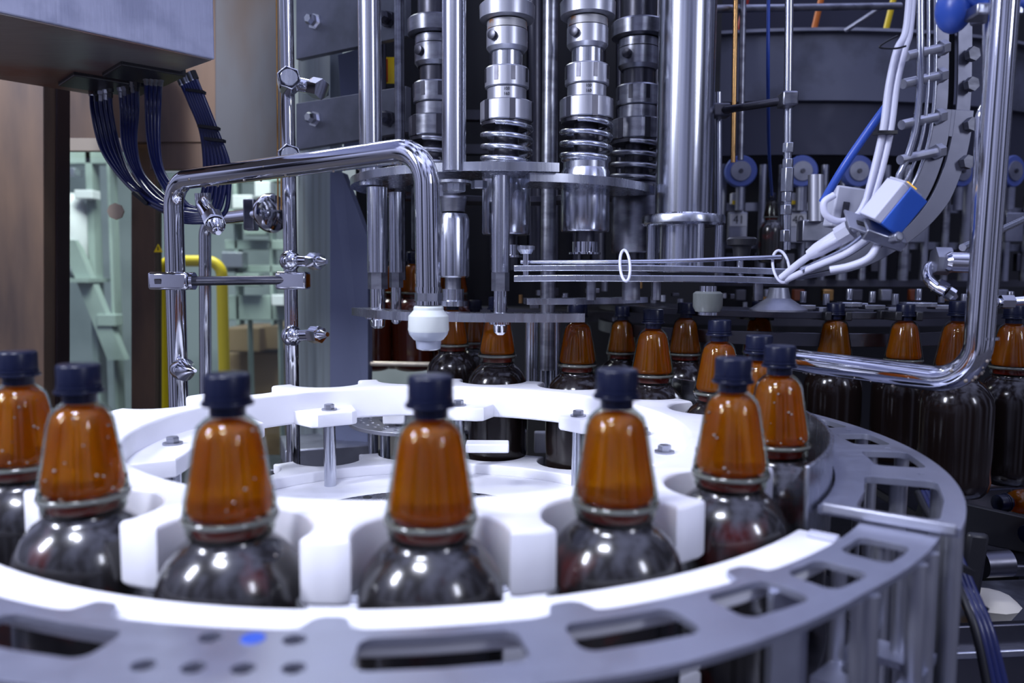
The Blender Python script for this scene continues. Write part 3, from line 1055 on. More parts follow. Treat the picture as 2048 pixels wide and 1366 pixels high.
def capping_head(px, Y, dy, label, sx=1.0, dim=False):
    """px column, dy pixel shift of the whole stack"""
    k = px2m(1, Y)
    x = P(px, 300, Y).x
    z = lambda y: P(px, y + dy, Y).z
    h = thing('bottle_capper', label, 'capping head', (x, Y, z(520)), 'capping heads on the turret')
    ml, md = (steel_m, steel_d) if not dim else (steel_d, steel_d)  # dim heads take darker steels, their shade is put into the colour
    L = lambda rows: [(z(y) - z(rows[0][0]), r * k) for y, r in rows]

    def lat(name, rows, m, n=36, sm=30):
        return MB().lathe(L(rows), (x, Y, z(rows[0][0])), n).build(name, m, h, sm)
    lat('upper_shaft', [(10, 34), (-520, 34)], steel_d)
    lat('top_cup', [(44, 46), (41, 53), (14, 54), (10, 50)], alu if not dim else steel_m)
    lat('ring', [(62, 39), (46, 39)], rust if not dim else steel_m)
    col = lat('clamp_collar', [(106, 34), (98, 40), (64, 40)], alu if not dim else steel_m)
    c = Vector((x - 26 * k, Y - 31 * k, z(80)))
    MB().lathe([(0, 9 * k), (7 * k, 9 * k), (8 * k, 5 * k)], c, 12, (-0.7, -1, 0)).build('clamp_screw', steel_d, col)
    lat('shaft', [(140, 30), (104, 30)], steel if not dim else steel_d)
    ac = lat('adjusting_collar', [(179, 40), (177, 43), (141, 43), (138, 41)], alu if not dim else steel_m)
    for i in range(8):
        t = 2 * PI * i / 8 + 0.3
        MB().box((x + 42.4 * k * math.cos(t), Y + 42.4 * k * math.sin(t), z(155)), (3 * k, 8 * k, 26 * k), Matrix.Rotation(t, 3, 'Z')).build('groove', md, ac)
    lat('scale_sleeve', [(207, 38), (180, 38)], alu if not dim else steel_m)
    nut = MB()
    n = 12
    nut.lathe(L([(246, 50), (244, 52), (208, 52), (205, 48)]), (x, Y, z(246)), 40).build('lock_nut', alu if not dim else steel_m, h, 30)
    for i in range(6):
        t = 2 * PI * i / 6 + 0.75
        MB().box((x + 51.2 * k * math.cos(t), Y + 51.2 * k * math.sin(t), z(227)), (3 * k, 11 * k, 38 * k), Matrix.Rotation(t, 3, 'Z')).build('nut_slot', md, h)
    lat('spring_seat', [(254, 49), (247, 49)], md)
    lat('core', [(338, 24), (250, 24)], steel_d)
    pts = []
    turns = 3.2
    for i in range(96):
        t = i / 95
        ease = t
        yy = 252 + 74 * ease
        a = 2 * PI * turns * t - 2.0
        pts.append(Vector((x + 47 * k * math.cos(a), Y + 47 * k * math.sin(a), z(yy))))
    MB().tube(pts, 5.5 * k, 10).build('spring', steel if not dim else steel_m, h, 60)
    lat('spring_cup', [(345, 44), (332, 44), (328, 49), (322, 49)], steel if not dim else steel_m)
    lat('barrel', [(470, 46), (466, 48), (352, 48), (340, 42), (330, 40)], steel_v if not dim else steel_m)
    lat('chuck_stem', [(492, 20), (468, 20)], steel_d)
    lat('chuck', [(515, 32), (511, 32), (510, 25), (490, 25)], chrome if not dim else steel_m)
    if not dim:
        text_mesh('scale_mark', '100', 8 * k, ink, h, (x, Y - 38.6 * k, z(186)))
        text_mesh('scale_mark', '160', 8 * k, ink, h, (x, Y - 38.6 * k, z(196)))
    return h


capping_head(1013, 1.29, 0, 'bright capping head with rusty ring, between the thick upright tube and the dark centre tube')
capping_head(1172, 1.29, -6, 'bright capping head with round clamp screw, right of the dark centre tube')
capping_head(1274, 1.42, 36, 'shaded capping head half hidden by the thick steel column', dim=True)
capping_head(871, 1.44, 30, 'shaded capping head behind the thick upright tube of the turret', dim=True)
# low head below the plate, seen between nozzle pipe and tie rod
lh = thing('bottle_capper', 'lower end of a bright capping head just right of the bent wash pipe', 'capping head', P(906, 610, 1.24), 'capping heads on the turret')
k = px2m(1, 1.24)
for nm, rows, m in (('barrel', [(555, 30), (552, 33), (440, 33), (428, 28), (424, 20)], steel_v), ('spring_cup', [(424, 24), (398, 27), (394, 30)], steel_m), ('chuck_stem', [(580, 16), (555, 16)], steel_m), ('chuck', [(612, 30), (602, 30), (600, 22), (578, 22)], steel_v)):
    z0 = P(906, rows[0][0], 1.24).z
    MB().lathe([(P(906, y, 1.24).z - z0, r * k) for y, r in rows], (P(906, 500, 1.24).x, 1.24, z0), 32).build(nm, m, lh, 30)
text_mesh('mark', '3', 0.012, ink, lh, P(880, 320, 1.24) + Vector((0, 0.0, 0)))

# black panel put in as the interior's darkness behind the turret
hs = thing('turret_backdrop', 'black panel added for the dark interior behind the capping heads', 'housing', (0.05, 2.05, ZB))
MB().box((0.06, 2.05, CZ + 0.55), (0.92, 0.04, 1.26)).build('back_panel', dark, hs)
for i in range(9):
    px = 985 + i * 42
    MB().cyl(P(px, -100, 1.75), P(px + 1, 540, 1.75), 0.006 + 0.006 * (i % 3), n=12).build('inner_rod', steel_d, hs)
MB().box(P(950, 232, 1.70), (0.06, 0.03, 0.02)).build('inner_clamp', steel_d, hs)
MB().box(P(950, 300, 1.70), (0.06, 0.03, 0.02)).build('inner_clamp', steel_d, hs)

rg = random.Random(21)  # small bits added as warm glints and filler under the cap track
for i in range(26):
    p = P(1045 + i * 20 + rg.uniform(-6, 6), rg.uniform(572, 622), 1.7 + rg.uniform(-0.1, 0.2))
    m_ = (gold, steel_m, steel_w, steel_d, steel, steel_m)[i % 6]
    if i % 2:
        MB().box(p, (rg.uniform(0.008, 0.03), 0.02, rg.uniform(0.006, 0.02))).build('glint_filler', m_, hs, bevel=0.001)
    else:
        MB().cyl(p, p + Vector((0, 0, rg.uniform(0.01, 0.03))), rg.uniform(0.004, 0.009), n=12).build('glint_filler', m_, hs)
MB().box(P(1236, 668, 1.75), (0.024, 0.02, 0.075)).build('pale_plate', greyp, hs, bevel=0.001)
for px_, w_ in ((1064, 13), (1088, 9), (1109, 12)):
    MB().cyl((P(px_, 600, 1.44).x, 1.44, P(px_, 780, 1.44).z), (P(px_, 600, 1.44).x, 1.44, P(px_, 632, 1.44).z), px2m(w_, 1.44), n=20).build('lower_tube', steel_v, tur)

# ------------------------------------------------------------------ thick column
YC = 1.30
kc = px2m(1, YC)
tcx = P(1366, 430, YC).x
colm = thing('support_column', 'thick polished steel column with flange and short legs, right of the capping heads', 'column', (tcx, YC, CZ))
zz = lambda y: P(1366, y, YC).z
MB().cyl((tcx, YC, zz(432)), (tcx, YC, zz(-520)), 55 * kc, n=48).build('tube', steel_v, colm)
MB().lathe([(0, 60 * kc), (6 * kc, 57 * kc)], (tcx, YC, zz(434)), 40).build('weld_collar', chrome, colm)
MB().lathe([(0, 76 * kc), (5 * kc, 82 * kc), (17 * kc, 82 * kc), (21 * kc, 80 * kc)], (tcx, YC, zz(453)), 48).build('flange', steel, colm)
for a in (200, 285, 330, 60, 130):
    t = math.radians(a)
    x, y = tcx + 72 * kc * math.cos(t), YC + 72 * kc * math.sin(t)
    MB().cyl((x, y, zz(540)), (x, y, zz(452)), 7.5 * kc, n=16).build('leg', steel_v, colm)
MB().cyl((tcx - 5 * kc, YC, zz(545)), (tcx - 5 * kc, YC, zz(452)), 42 * kc, n=40).build('inner_cylinder', steel_v, colm)
tag(MB().cyl(P(1436, 185, 1.38), P(1436, 440, 1.38), px2m(8, 1.38), n=16).build('side_rod', steel_v, None), 'short upright rod just right of the thick steel column', 'rod')

# ------------------------------------------------------------------ cap track (horizontal rails) and chute
trk = thing('cap_track', 'horizontal stainless cap track of parallel rails in front of the thick column', 'cap track', P(1300, 560, 1.12))


def bar(path, wd, ht, name, m, parent):
    """flat bar following path, wd in Y, ht in z"""
    b = MB()
    path = [Vector(p) for p in path]
    vs = []
    for i, p in enumerate(path):
        t = (path[min(i + 1, len(path) - 1)] - path[max(i - 1, 0)])
        nr = Vector((-t.y, t.x, 0)).normalized() * wd / 2
        for s1, s2 in ((-1, -1), (1, -1), (1, 1), (-1, 1)):
            vs.append(p + nr * s1 + Vector((0, 0, ht / 2 * s2)))
    n = len(path)
    fs = [(i * 4 + k, (i + 1) * 4 + k, (i + 1) * 4 + (k + 1) % 4, i * 4 + (k + 1) % 4) for i in range(n - 1) for k in range(4)]
    fs += [(3, 2, 1, 0), tuple((n - 1) * 4 + k for k in range(4))]
    return b.add(vs, fs).build(name, m, parent, 30, 0.001)


for (y0, y1, h, wd, nm, Y_) in ((557, 558, 13, 0.05, 'lower_rail', 1.12), (537, 540, 12, 0.05, 'upper_rail', 1.12)):
    pts = spline([P(1036, y0, Y_ + 0.02), P(1150, y0 - 1, Y_), P(1300, y0, Y_ - 0.01), P(1450, y1, Y_ - 0.01), P(1570, y1 + 4, Y_ - 0.02)], 6)
    bar(pts, wd, px2m(h, Y_), nm, steel, trk)
MB().tube(spline([P(1042, 524, 1.13), P(1200, 524, 1.10), P(1350, 522, 1.09), P(1480, 517, 1.08), P(1562, 514, 1.08)], 6), 0.003, 10).build('top_rod', steel_v, trk, 60)
for px, ys in ((1052, (498, 562)), (1480, (512, 566))):
    MB().cyl(P(px, ys[1], 1.12), P(px, ys[0], 1.12), 0.0045, n=12).build('spacer_bolt', chrome, trk)
MB().lathe([(0, 0.008), (0.006, 0.0125), (0.011, 0.0125), (0.012, 0.009)], P(1052, 508, 1.12), 20).build('knob', steel, trk, 30)
for px in (1182, 1262, 1312, 1516):
    MB().cyl(P(px, 563, 1.12), P(px, 600, 1.12), 0.007 if px != 1262 else 0.013, n=16).build('support_pin', steel_m, trk)
kn = tag(MB().lathe([(0, 0.011), (0.016, 0.013), (0.018, 0.020), (0.026, 0.021), (0.029, 0.018), (0.030, 0.005)], P(1483, 516, 1.12), 28).build('black_knob', blackp, None, 40), 'black round knob standing on the cap track', 'knob')
for px, py in ((1250, 531), (1562, 533)):
    c = P(px, py, 1.08)
    rx, rz = (10, 31) if px < 1400 else (16, 32)
    ring = [c + Vector((px2m(rx, 1.08) * math.cos(t) , 0.02 * math.sin(t) * 0.6, px2m(rz, 1.08) * math.sin(t))) for t in [2 * PI * i / 32 for i in range(32)]]
    tag(MB().tube(ring, 0.002, 8, True).build('cable_tie_loop', cablem, None, 60), 'white loop tied round the middle of the cap track' if px < 1400 else 'white loop at the right end of the cap track where the cables start', 'cable tie')
# nozzle at right, hanging under the track
n2 = thing('spray_nozzle', 'dark grey spray nozzle hanging under the cap track over a back bottle', 'nozzle', P(1416, 640, 1.03))
k = px2m(1, 1.03)
MB().lathe([(0, 17 * k), (-12 * k, 17 * k)], P(1416, 572, 1.03), 20).build('stem', chrome, n2)
MB().lathe([(0, 24 * k), (-4 * k, 29 * k), (-30 * k, 29 * k), (-40 * k, 24 * k)], P(1416, 583, 1.03), 32).build('housing', nozz_d, n2, 30)
MB().lathe([(0, 20 * k), (-6 * k, 20 * k)], P(1416, 624, 1.03), 20).build('tip', steel_v, n2, 30)

# curved chute
YH = 1.02
chute = thing('cap_chute', 'curved steel cap chute dropping from the upper right into the cap track', 'cap chute', P(1600, 560, YH))
cpath = spline([P(1908, -80, YH), P(1908, 120, YH), P(1904, 220, YH), P(1889, 310, YH), P(1852, 400, YH), P(1790, 470, YH), P(1705, 525, YH), P(1590, 556, YH)], 10)


def strip_along(path, o0, o1, y0, y1, name, m, parent, i0=0, i1=None, taper=38):
    """strip in the XZ plane offset o0..o1 to the right-hand side of the path, thickness y0..y1"""
    sub = path[i0:i1]
    vs = []
    for i, p in enumerate(sub):
        j = i + i0
        t = path[min(j + 1, len(path) - 1)] - path[max(j - 1, 0)]
        nr = Vector((-t.z, 0, t.x)).normalized()
        tp = 1.0 if j < taper else max(0.12, 1 - (j - taper) / max(1, len(path) - 1 - taper) * 0.88)
        for o, yy in ((o0, y0), (o1, y0), (o1, y1), (o0, y1)):
            vs.append(p + nr * o * tp + Vector((0, yy, 0)))
    n = len(sub)
    fs = [(i * 4 + k, (i + 1) * 4 + k, (i + 1) * 4 + (k + 1) % 4, i * 4 + (k + 1) % 4) for i in range(n - 1) for k in range(4)]
    fs += [(3, 2, 1, 0), tuple((n - 1) * 4 + k for k in range(4))]
    return MB().add(vs, fs).build(name, m, parent, 40, 0.0006)


u = px2m(1, YH)
# which side is "right": first tangent is downwards -> nr=( +,0, .)
i_split = 20
strip_along(cpath, -38 * u, -9 * u, 0, 0.003, 'back_strip', chute_m, chute, 0, i_split + 2)
strip_along(cpath, 8 * u, 36 * u, 0, 0.003, 'back_strip', chute_m, chute, 0, i_split + 2)
strip_along(cpath, -40 * u, -3 * u, -0.004, 0.0, 'side_plate', chute_m, chute, i_split, None)
strip_along(cpath, 3 * u, 40 * u, -0.004, 0.0, 'side_plate', chute_m, chute, i_split, None)
strip_along(cpath, -5 * u, 5 * u, -0.0038, -0.0002, 'plate_bridge', chute_m, chute, i_split, i_split + 7)
strip_along(cpath, -12 * u, 12 * u, 0.012, 0.014, 'slot_back', dark, chute, 0, None)
for off, yy, r in ((-46, -0.012, 0.0022), (-66, -0.02, 0.0022), (-88, -0.028, 0.0042)):
    pts = []
    for i, p in enumerate(cpath):
        t = cpath[min(i + 1, len(cpath) - 1)] - cpath[max(i - 1, 0)]
        nr = Vector((-t.z, 0, t.x)).normalized()
        q = p + nr * off * u * (1 if i < 40 else max(0.15, 1 - (i - 40) / 36))
        pts.append(q + Vector((0, yy, 0)))
    MB().tube(pts, r, 10).build('chute_rail', steel_v, chute, 60)
for y_, x0, x1 in ((105, 1812, 1888), (160, 1806, 1884), (242, 1803, 1882), (312, 1800, 1880)):
    c0, c1 = P(x0, y_ + 8, YH - 0.03), P(x1, y_ - 10, YH - 0.008)
    MB().cyl(c0, c1, 0.006, n=12).lathe([(0, 0.0095), (0.010, 0.0095)], c1 - (c1 - c0).normalized() * 0.008, 6, c1 - c0).build('clip_bolt', alu, chute, 30)
for x_, y_ in ((1940, 110), (1938, 170), (1938, 250), (1930, 325)):
    MB().lathe([(0, 0.009), (0.008, 0.009)], P(x_, y_, YH - 0.004), 6, (0.2, -1, 0)).build('plate_bolt', steel_m, chute, 25)

# sensor with bracket
sn = thing('sensor', 'blue and white box sensor with small yellow lights beside the chute', 'sensor', P(1785, 415, 0.93))
Rm = Matrix.Rotation(math.radians(32), 3, 'Y') @ Matrix.Rotation(math.radians(16), 3, 'Z') @ Matrix.Rotation(math.radians(10), 3, 'X')
c = P(1788, 415, 0.93)
MB().box(c + Rm @ Vector((0.004, 0, 0)), (0.030, 0.034, 0.050), Rm).build('housing', bluep, sn, bevel=0.0015)
MB().box(c + Rm @ Vector((-0.0165, 0, -0.001)), (0.012, 0.032, 0.050), Rm).build('face', cablem, sn, bevel=0.0015)
MB().box(c + Rm @ Vector((-0.006, 0, 0.0255)), (0.030, 0.030, 0.003), Rm).build('top_cover', greyp, sn, bevel=0.001)
for dx in (-0.012, -0.004):
    MB().box(c + Rm @ Vector((dx, -0.010, 0.0275)), (0.006, 0.006, 0.002), Rm).build('indicator_light', mat('lit_indicator', (0.9, 0.5, 0.02), 0.4, emit=0.8), sn)
br = thing('sensor_bracket', 'slotted steel bracket under the blue sensor', 'bracket', P(1760, 460, 0.93))
Rb = Matrix.Rotation(math.radians(18), 3, 'Y') @ Matrix.Rotation(math.radians(35), 3, 'X')
MB().box(P(1745, 455, 0.935), (0.066, 0.042, 0.003), Rb).build('plate', steel_w, br, bevel=0.001)
for dx in (-0.014, 0.008):
    MB().box(P(1745, 455, 0.935) + Rb @ Vector((dx, -0.004, 0.0016)), (0.014, 0.009, 0.002), Rb).build('slot', dark, br)
MB().box(P(1765, 470, 0.93), (0.05, 0.03, 0.014), Rb).lathe([(0, 0.007), (0.014, 0.007)], P(1782, 478, 0.92), 6, (0.3, -1, 0.2)).build('clamp_block', steel_m, br, bevel=0.002)

# cables
def cable(name, pts, r, m, label, cat='cable', group=None, n=10):
    return tag(MB().tube(spline(pts, 8), r, n).build(name, m, None, 60), label, cat, group)


YK = 0.97
for d in (0, 1):
    ox = d * 15
    cable('cable', [P(1822 + ox * 0.4, -40, YK), P(1812 + ox * 0.5, 60, YK), P(1794 + ox, 100, YK), P(1778 + ox, 170, YK), P(1766 + ox, 260, YK), P(1748 + ox, 340, YK), P(1730 + ox * 0.8, 410, YK)], 0.0042, cablem, ('left' if d == 0 else 'right') + ' one of the two white cables tied together beside the chute')
cable('cable', [P(1735, 395, YK), P(1715, 430, YK), P(1680, 443, YK), P(1652, 430, YK), P(1648, 405, YK), P(1668, 390, YK)], 0.0042, cablem, 'white cable curling round below the grey junction box')
cable('cable', [P(1790, 190, 1.0), P(1745, 250, 1.02), P(1690, 330, 1.03), P(1645, 405, 1.05)], 0.0052, bluehose, 'blue hose slanting down left from the two white cables', 'hose')
wc = thing('cable', 'white cable with thick white plug running down from the bracket to the cap track', 'cable', P(1560, 555, 1.0))
MB().tube(spline([P(1725, 448, 0.95), P(1680, 475, 0.95), P(1640, 498, 0.97), P(1600, 525, 1.0), P(1562, 556, 1.02)], 8), 0.0045, 12).build('cord', cablem, wc, 60)
MB().lathe([(0, 0.0065), (0.012, 0.009), (0.04, 0.0105), (0.055, 0.0095)], P(1618, 510, 0.985), 20, P(1700, 462, 0.95) - P(1618, 510, 0.985)).build('plug', cablem, wc, 40)
MB().lathe([(0, 0.0125), (0.016, 0.0125)], P(1678, 473, 0.955), 8, P(1700, 462, 0.95) - P(1618, 510, 0.985)).build('plug_nut', greyp, wc, 20)
cable('cable', [P(1735, 478, 0.94), P(1690, 508, 0.95), P(1630, 533, 0.98), P(1572, 560, 1.02)], 0.0042, cablem, 'white cable just below the cable with the thick plug')
cable('cable', [P(1760, 482, 0.93), P(1738, 515, 0.93), P(1700, 532, 0.94), P(1660, 540, 0.95)], 0.0045, cablem, 'short white cable curving below the sensor bracket')
cable('cable_tie', [P(1795, 72, 0.95), P(1770, 85, 0.95), P(1760, 95, 0.95), P(1790, 97, 0.95), P(1812, 92, 0.95)], 0.0012, blackp, 'black loose cable tie round the upper white cables', 'cable tie')
tag(MB().box(P(1770, 266, 0.965), (0.024, 0.014, 0.004)).build('cable_tie', blackp, None), 'black cable tie round the middle of the two white cables', 'cable tie')

jb = thing('junction_box', 'light grey plastic junction box behind the white cables', 'box', P(1697, 445, 1.06))
MB().box(P(1697, 418, 1.08), (0.052, 0.03, 0.055), Matrix.Rotation(math.radians(8), 3, 'Y')).build('body', greyp, jb, bevel=0.003)
MB().box(P(1690, 425, 1.063), (0.008, 0.002, 0.028), Matrix.Rotation(math.radians(8), 3, 'Y')).build('slot', steel_d, jb)
tag(MB().cyl(P(1632, 350, 1.25), P(1632, 443, 1.25), px2m(15, 1.25), n=24).build('sleeve', alu, None), 'short pale upright sleeve left of the grey junction box', 'tube')
tag(MB().box(P(1630, 462, 1.27), (0.05, 0.03, 0.034)).build('sleeve_block', steel_w, None, bevel=0.002), 'grey block under the pale upright sleeve', 'block')

# fittings on the drop rod
dr = thing('drop_rod', 'thin upright rod with stacked hexagon fittings behind the cap track', 'rod', P(1575, 510, 1.25))
MB().cyl(P(1579, -60, 1.25), P(1573, 500, 1.25), px2m(8, 1.25), n=16).build('rod', steel_v, dr)
for y0, y1, r in ((286, 306, 12), (318, 336, 11), (336, 384, 13), (384, 404, 11), (410, 430, 12), (460, 484, 11)):
    z0, z1 = P(1573, y1, 1.25).z, P(1573, y0, 1.25).z
    MB().lathe([(0, px2m(r, 1.25)), (z1 - z0, px2m(r, 1.25))], (P(1573, 400, 1.25).x, 1.25, z0), 6).build('hex_fitting', steel, dr, 20, 0.001)
ra = thing('rod_clamp', 'dark horizontal arm clamping the drop rod to the column side', 'clamp', P(1520, 205, 1.25))
MB().cyl(P(1436, 222, 1.36), P(1565, 202, 1.245), 0.0062, n=16).build('arm', steel_d, ra)
MB().box(P(1575, 200, 1.24), (0.024, 0.032, 0.022)).build('clamp', steel_m, ra, bevel=0.003)
MB().box(P(1440, 222, 1.36), (0.03, 0.03, 0.022)).build('clamp', steel_d, ra, bevel=0.003)
tag(MB().cyl(P(1472, -40, 1.7), P(1466, 325, 1.7), px2m(5, 1.7), n=12).build('brass_pipe', gold, None), 'brass coloured thin pipe hanging in front of the dark drum', 'pipe')
tag(MB().cyl(P(1487, -40, 1.72), P(1481, 320, 1.72), px2m(6, 1.72), n=12).build('steel_pipe', steel_m, None), 'thin steel pipe beside the brass coloured pipe', 'pipe')
cable('hose', [P(1537, -40, 1.45), P(1536, 150, 1.45), P(1538, 300, 1.7), P(1544, 392, 1.98)], 0.0032, bluehose, 'thin blue hose hanging straight down left of the drop rod', 'hose')

# blue valve and hose in the upper right corner
tag(MB().ball(P(1908, 18, 0.90), 0.021, (0.9, 1, 1.25), 20, 12).build('blue_handle', bluehose, None, 60), 'rounded blue handle at the top right corner', 'handle')
cable('hose', [P(1925, -25, 0.88), P(1960, 5, 0.88), P(2010, 14, 0.87), P(2080, 8, 0.86)], 0.0068, bluehose, 'thick blue hose curving along the top right corner', 'hose')
tp = thing('pipe_coupling', 'dark steel coupling with clamp at the top right corner', 'coupling', P(1985, 30, 0.9))
MB().cyl(P(1940, 38, 0.9), P(2010, 25, 0.88), 0.008, n=14).box(P(1985, 26, 0.875), (0.05, 0.03, 0.012)).build('body', steel_m, tp, bevel=0.002)

# ------------------------------------------------------------------ filling machine at the back right
YD = 2.15
fm = thing('filling_machine', 'large dark filling machine drum with upper band coloured as lit at the back right', 'filling machine', (1.0, YD + 1.2, ZB))
FC = (0.85, YD + 1.3)


def drum(z0, z1, r, name, m, a0=190, a1=330):
    return MB().arc(FC, r - 0.03, r, a0, a1, z0, z1, 60).build(name, m, fm, 30)


zt = lambda y, Y: P(1600, y, Y).z
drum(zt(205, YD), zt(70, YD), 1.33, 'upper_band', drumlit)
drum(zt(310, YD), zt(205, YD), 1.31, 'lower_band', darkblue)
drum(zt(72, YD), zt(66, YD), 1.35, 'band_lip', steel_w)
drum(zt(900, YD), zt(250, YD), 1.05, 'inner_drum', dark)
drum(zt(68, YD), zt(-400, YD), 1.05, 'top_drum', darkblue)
for i in range(12):
    a = 232 + i * 9
    r = 1.26
    b0 = Vector((FC[0] + r * math.cos(math.radians(a)), FC[1] + r * math.sin(math.radians(a)), zt(68, YD)))
    b1 = b0 + Vector((0.05, 0, 0.24))
    MB().cyl(b0, b1, 0.008, n=8).build('reflection_stripe', (orange, yellow, gold, redm)[i % 4], fm)  # coloured rods stand in for amber reflections above the drum
for y_, r, h in ((415, 1.33, 0.022), (490, 1.33, 0.020), (565, 1.31, 0.02), (640, 1.33, 0.03)):
    drum(zt(y_, YD) - h / 2, zt(y_, YD) + h / 2, r, 'cross_bar', steel_w if y_ < 500 else steel_d)
tag(MB().cyl(P(1425, 18, 1.7), P(1800, 12, 1.9), 0.008, n=12).build('top_rail', steel_m, None), 'thin horizontal steel rail along the top edge above the drum', 'rail')
tag(MB().cyl(P(1690, 62, 1.95), P(1770, 10, 1.9), 0.006, n=10).build('slanted_bar', steel_w, None), 'short slanted grey bar above the drum band', 'bar')


def on_drum(px, py, off=0.0):
    """point on the front of the drum under this pixel"""
    o = Vector((0, 0, CZ))
    d = P(px, py, 1.0) - o
    R = 1.33 + off
    ax, ay = d.x, d.y
    A = ax * ax + ay * ay
    B = -2 * (ax * FC[0] + ay * FC[1])
    C = FC[0] ** 2 + FC[1] ** 2 - R * R
    D = B * B - 4 * A * C
    if D < 0:
        return None
    return o + d * ((-B - math.sqrt(D)) / (2 * A))


rollnames = {1482: 'leftmost blue-rimmed roller, below the brass pipe', 1605: 'blue-rimmed roller just right of the drop rod', 1718: 'blue-rimmed roller behind the slanting blue hose', 1925: 'blue-rimmed roller behind the curved chute', 2030: 'blue-rimmed roller at the right edge of the photo'}
for px, lab in rollnames.items():
    c = on_drum(px, 342, 0.06)
    if c is None:
        continue
    nx = (Vector((FC[0], FC[1], c.z)) - c).normalized()
    Yc = c.y
    ro = thing('cam_roller', lab, 'roller', c, 'blue-rimmed rollers under the drum')
    R1, R0 = px2m(31, Yc), px2m(20, Yc)
    MB().lathe([(0, R1 * 0.94), (0.003, R1), (0.025, R1)], c, 32, nx).build('tyre', bluer, ro, 40)
    MB().lathe([(-0.004, R0 * 0.95), (0.0, R0), (0.01, R0)], c, 28, nx).build('hub', steel_w, ro, 30)
    MB().lathe([(-0.007, 0.006), (-0.003, 0.006)], c, 8, nx).build('axle', steel_d, ro)
    MB().cyl(c + nx * 0.01 + Vector((0, 0, -R1)), c + nx * 0.01 + Vector((0, 0, -R1 - 0.06)), 0.012, n=12).build('stem', steel_w, ro)
for i, px in enumerate(range(1442, 2060, 41)):
    c = on_drum(px, 420, 0.012)
    if c is None:
        continue
    MB().cyl((c.x, c.y, zt(560, c.y)), (c.x, c.y, zt(330, c.y)), 0.010 if i % 3 else 0.014, n=12).build('valve_rod', steel_m if i % 2 else steel_w, fm)
for px, num in ((1474, '41'), (1592, '40')):
    c = on_drum(px, 398, 0.03)
    vb = thing('valve_block', 'grey valve block with number tag ' + num, 'valve', c, 'numbered valve blocks on the filling machine')
    MB().box(c, (0.034, 0.02, 0.030)).build('head', greyp, vb, bevel=0.002)
    MB().box(c + Vector((0, -0.0105, -0.010)), (0.030, 0.002, 0.010)).build('orange_mark', yellow, vb)
    c2 = on_drum(px, 455, 0.03)
    MB().box(c2, (0.05, 0.02, 0.080)).build('body', steel_w, vb, bevel=0.002)
    t = on_drum(px, 440, 0.045)
    t = Vector((c2.x, c2.y - 0.0115, t.z))
    MB().box(t, (0.044, 0.002, 0.032)).build('tag', paper, vb)
    text_mesh('number', num, 0.030, ink, vb, t + Vector((0, -0.0015, 0)))
for px in (1650, 1710, 1770, 1830, 1965, 2025):
    c2 = on_drum(px, 455, 0.02)
    MB().box(c2, (0.05, 0.02, 0.080)).build('valve_body', steel_w, fm, bevel=0.002)
for px in range(1460, 2050, 58):
    c2 = on_drum(px, 525, 0.0)
    MB().box(c2, (0.03, 0.02, 0.05)).build('lower_valve', steel_d if px % 116 else steel_w, fm, bevel=0.002)
    c3 = on_drum(px + 20, 590, 0.0)
    MB().box(c3, (0.028, 0.02, 0.03)).build('copper_fitting', (gold, steel_d, steel_w, mat('amber_fitting', (0.16, 0.035, 0.01), 0.4))[(px // 58) % 4], fm, bevel=0.002)

# upright dark bottle hanging on the filler
def far_bottle(px, py_top, Y, label, group='dark bottles leaving the filling machine', base=None):
    p = P(px, py_top, Y)
    return put(bot_far, p.x, Y, p.z - HB, label, group)


_p = P(1544, 386, 1.98)
fbv = put(bot_dark, _p.x, _p.y, 0, 'small dark bottle hanging upright behind the drop rod', None)
fbv.scale = (0.62, 0.62, 0.62)
fbv.location.z = P(1544, 386, 1.98).z - HB * 0.62
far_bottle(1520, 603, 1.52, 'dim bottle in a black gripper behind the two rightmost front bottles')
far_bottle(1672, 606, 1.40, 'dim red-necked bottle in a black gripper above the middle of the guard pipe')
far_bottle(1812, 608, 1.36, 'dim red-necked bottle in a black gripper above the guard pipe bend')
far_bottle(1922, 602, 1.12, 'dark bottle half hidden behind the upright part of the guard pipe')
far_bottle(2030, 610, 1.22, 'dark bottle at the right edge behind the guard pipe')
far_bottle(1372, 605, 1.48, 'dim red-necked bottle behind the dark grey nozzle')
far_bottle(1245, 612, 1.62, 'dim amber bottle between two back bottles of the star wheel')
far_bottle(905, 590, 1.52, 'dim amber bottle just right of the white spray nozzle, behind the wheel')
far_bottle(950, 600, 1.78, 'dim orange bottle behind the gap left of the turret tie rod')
# neck grippers
gr = thing('transfer_star', 'dark steel transfer star with black grippers holding the bottle necks at the right', 'star wheel', P(1700, 620, 1.45))
GC = (0.62, 1.75)
MB().arc((0.60, 1.80), 0.24, 0.40, 170, 350, CZ - 0.075, CZ - 0.062).build('disc', steel_d, gr, 30, 0.001)
MB().arc((0.60, 1.80), 0.385, 0.40, 170, 350, CZ - 0.125, CZ - 0.10).build('lower_ring', steel_d, gr, 30, 0.001)
for (px, Y) in ((1520, 1.52), (1672, 1.40), (1812, 1.36)):
    p = P(px, 632, Y)
    MB().box(p + Vector((-0.018, 0.012, 0)), (0.012, 0.05, 0.016)).box(p + Vector((0.018, 0.012, 0)), (0.012, 0.05, 0.016)).box(p + Vector((0, 0.045, 0)), (0.06, 0.03, 0.016)).build('gripper', blackp, gr, bevel=0.002)
    MB().box(p + Vector((0.045, 0.05, 0.018)), (0.055, 0.03, 0.008)).build('gripper_arm', steel, gr, bevel=0.001)
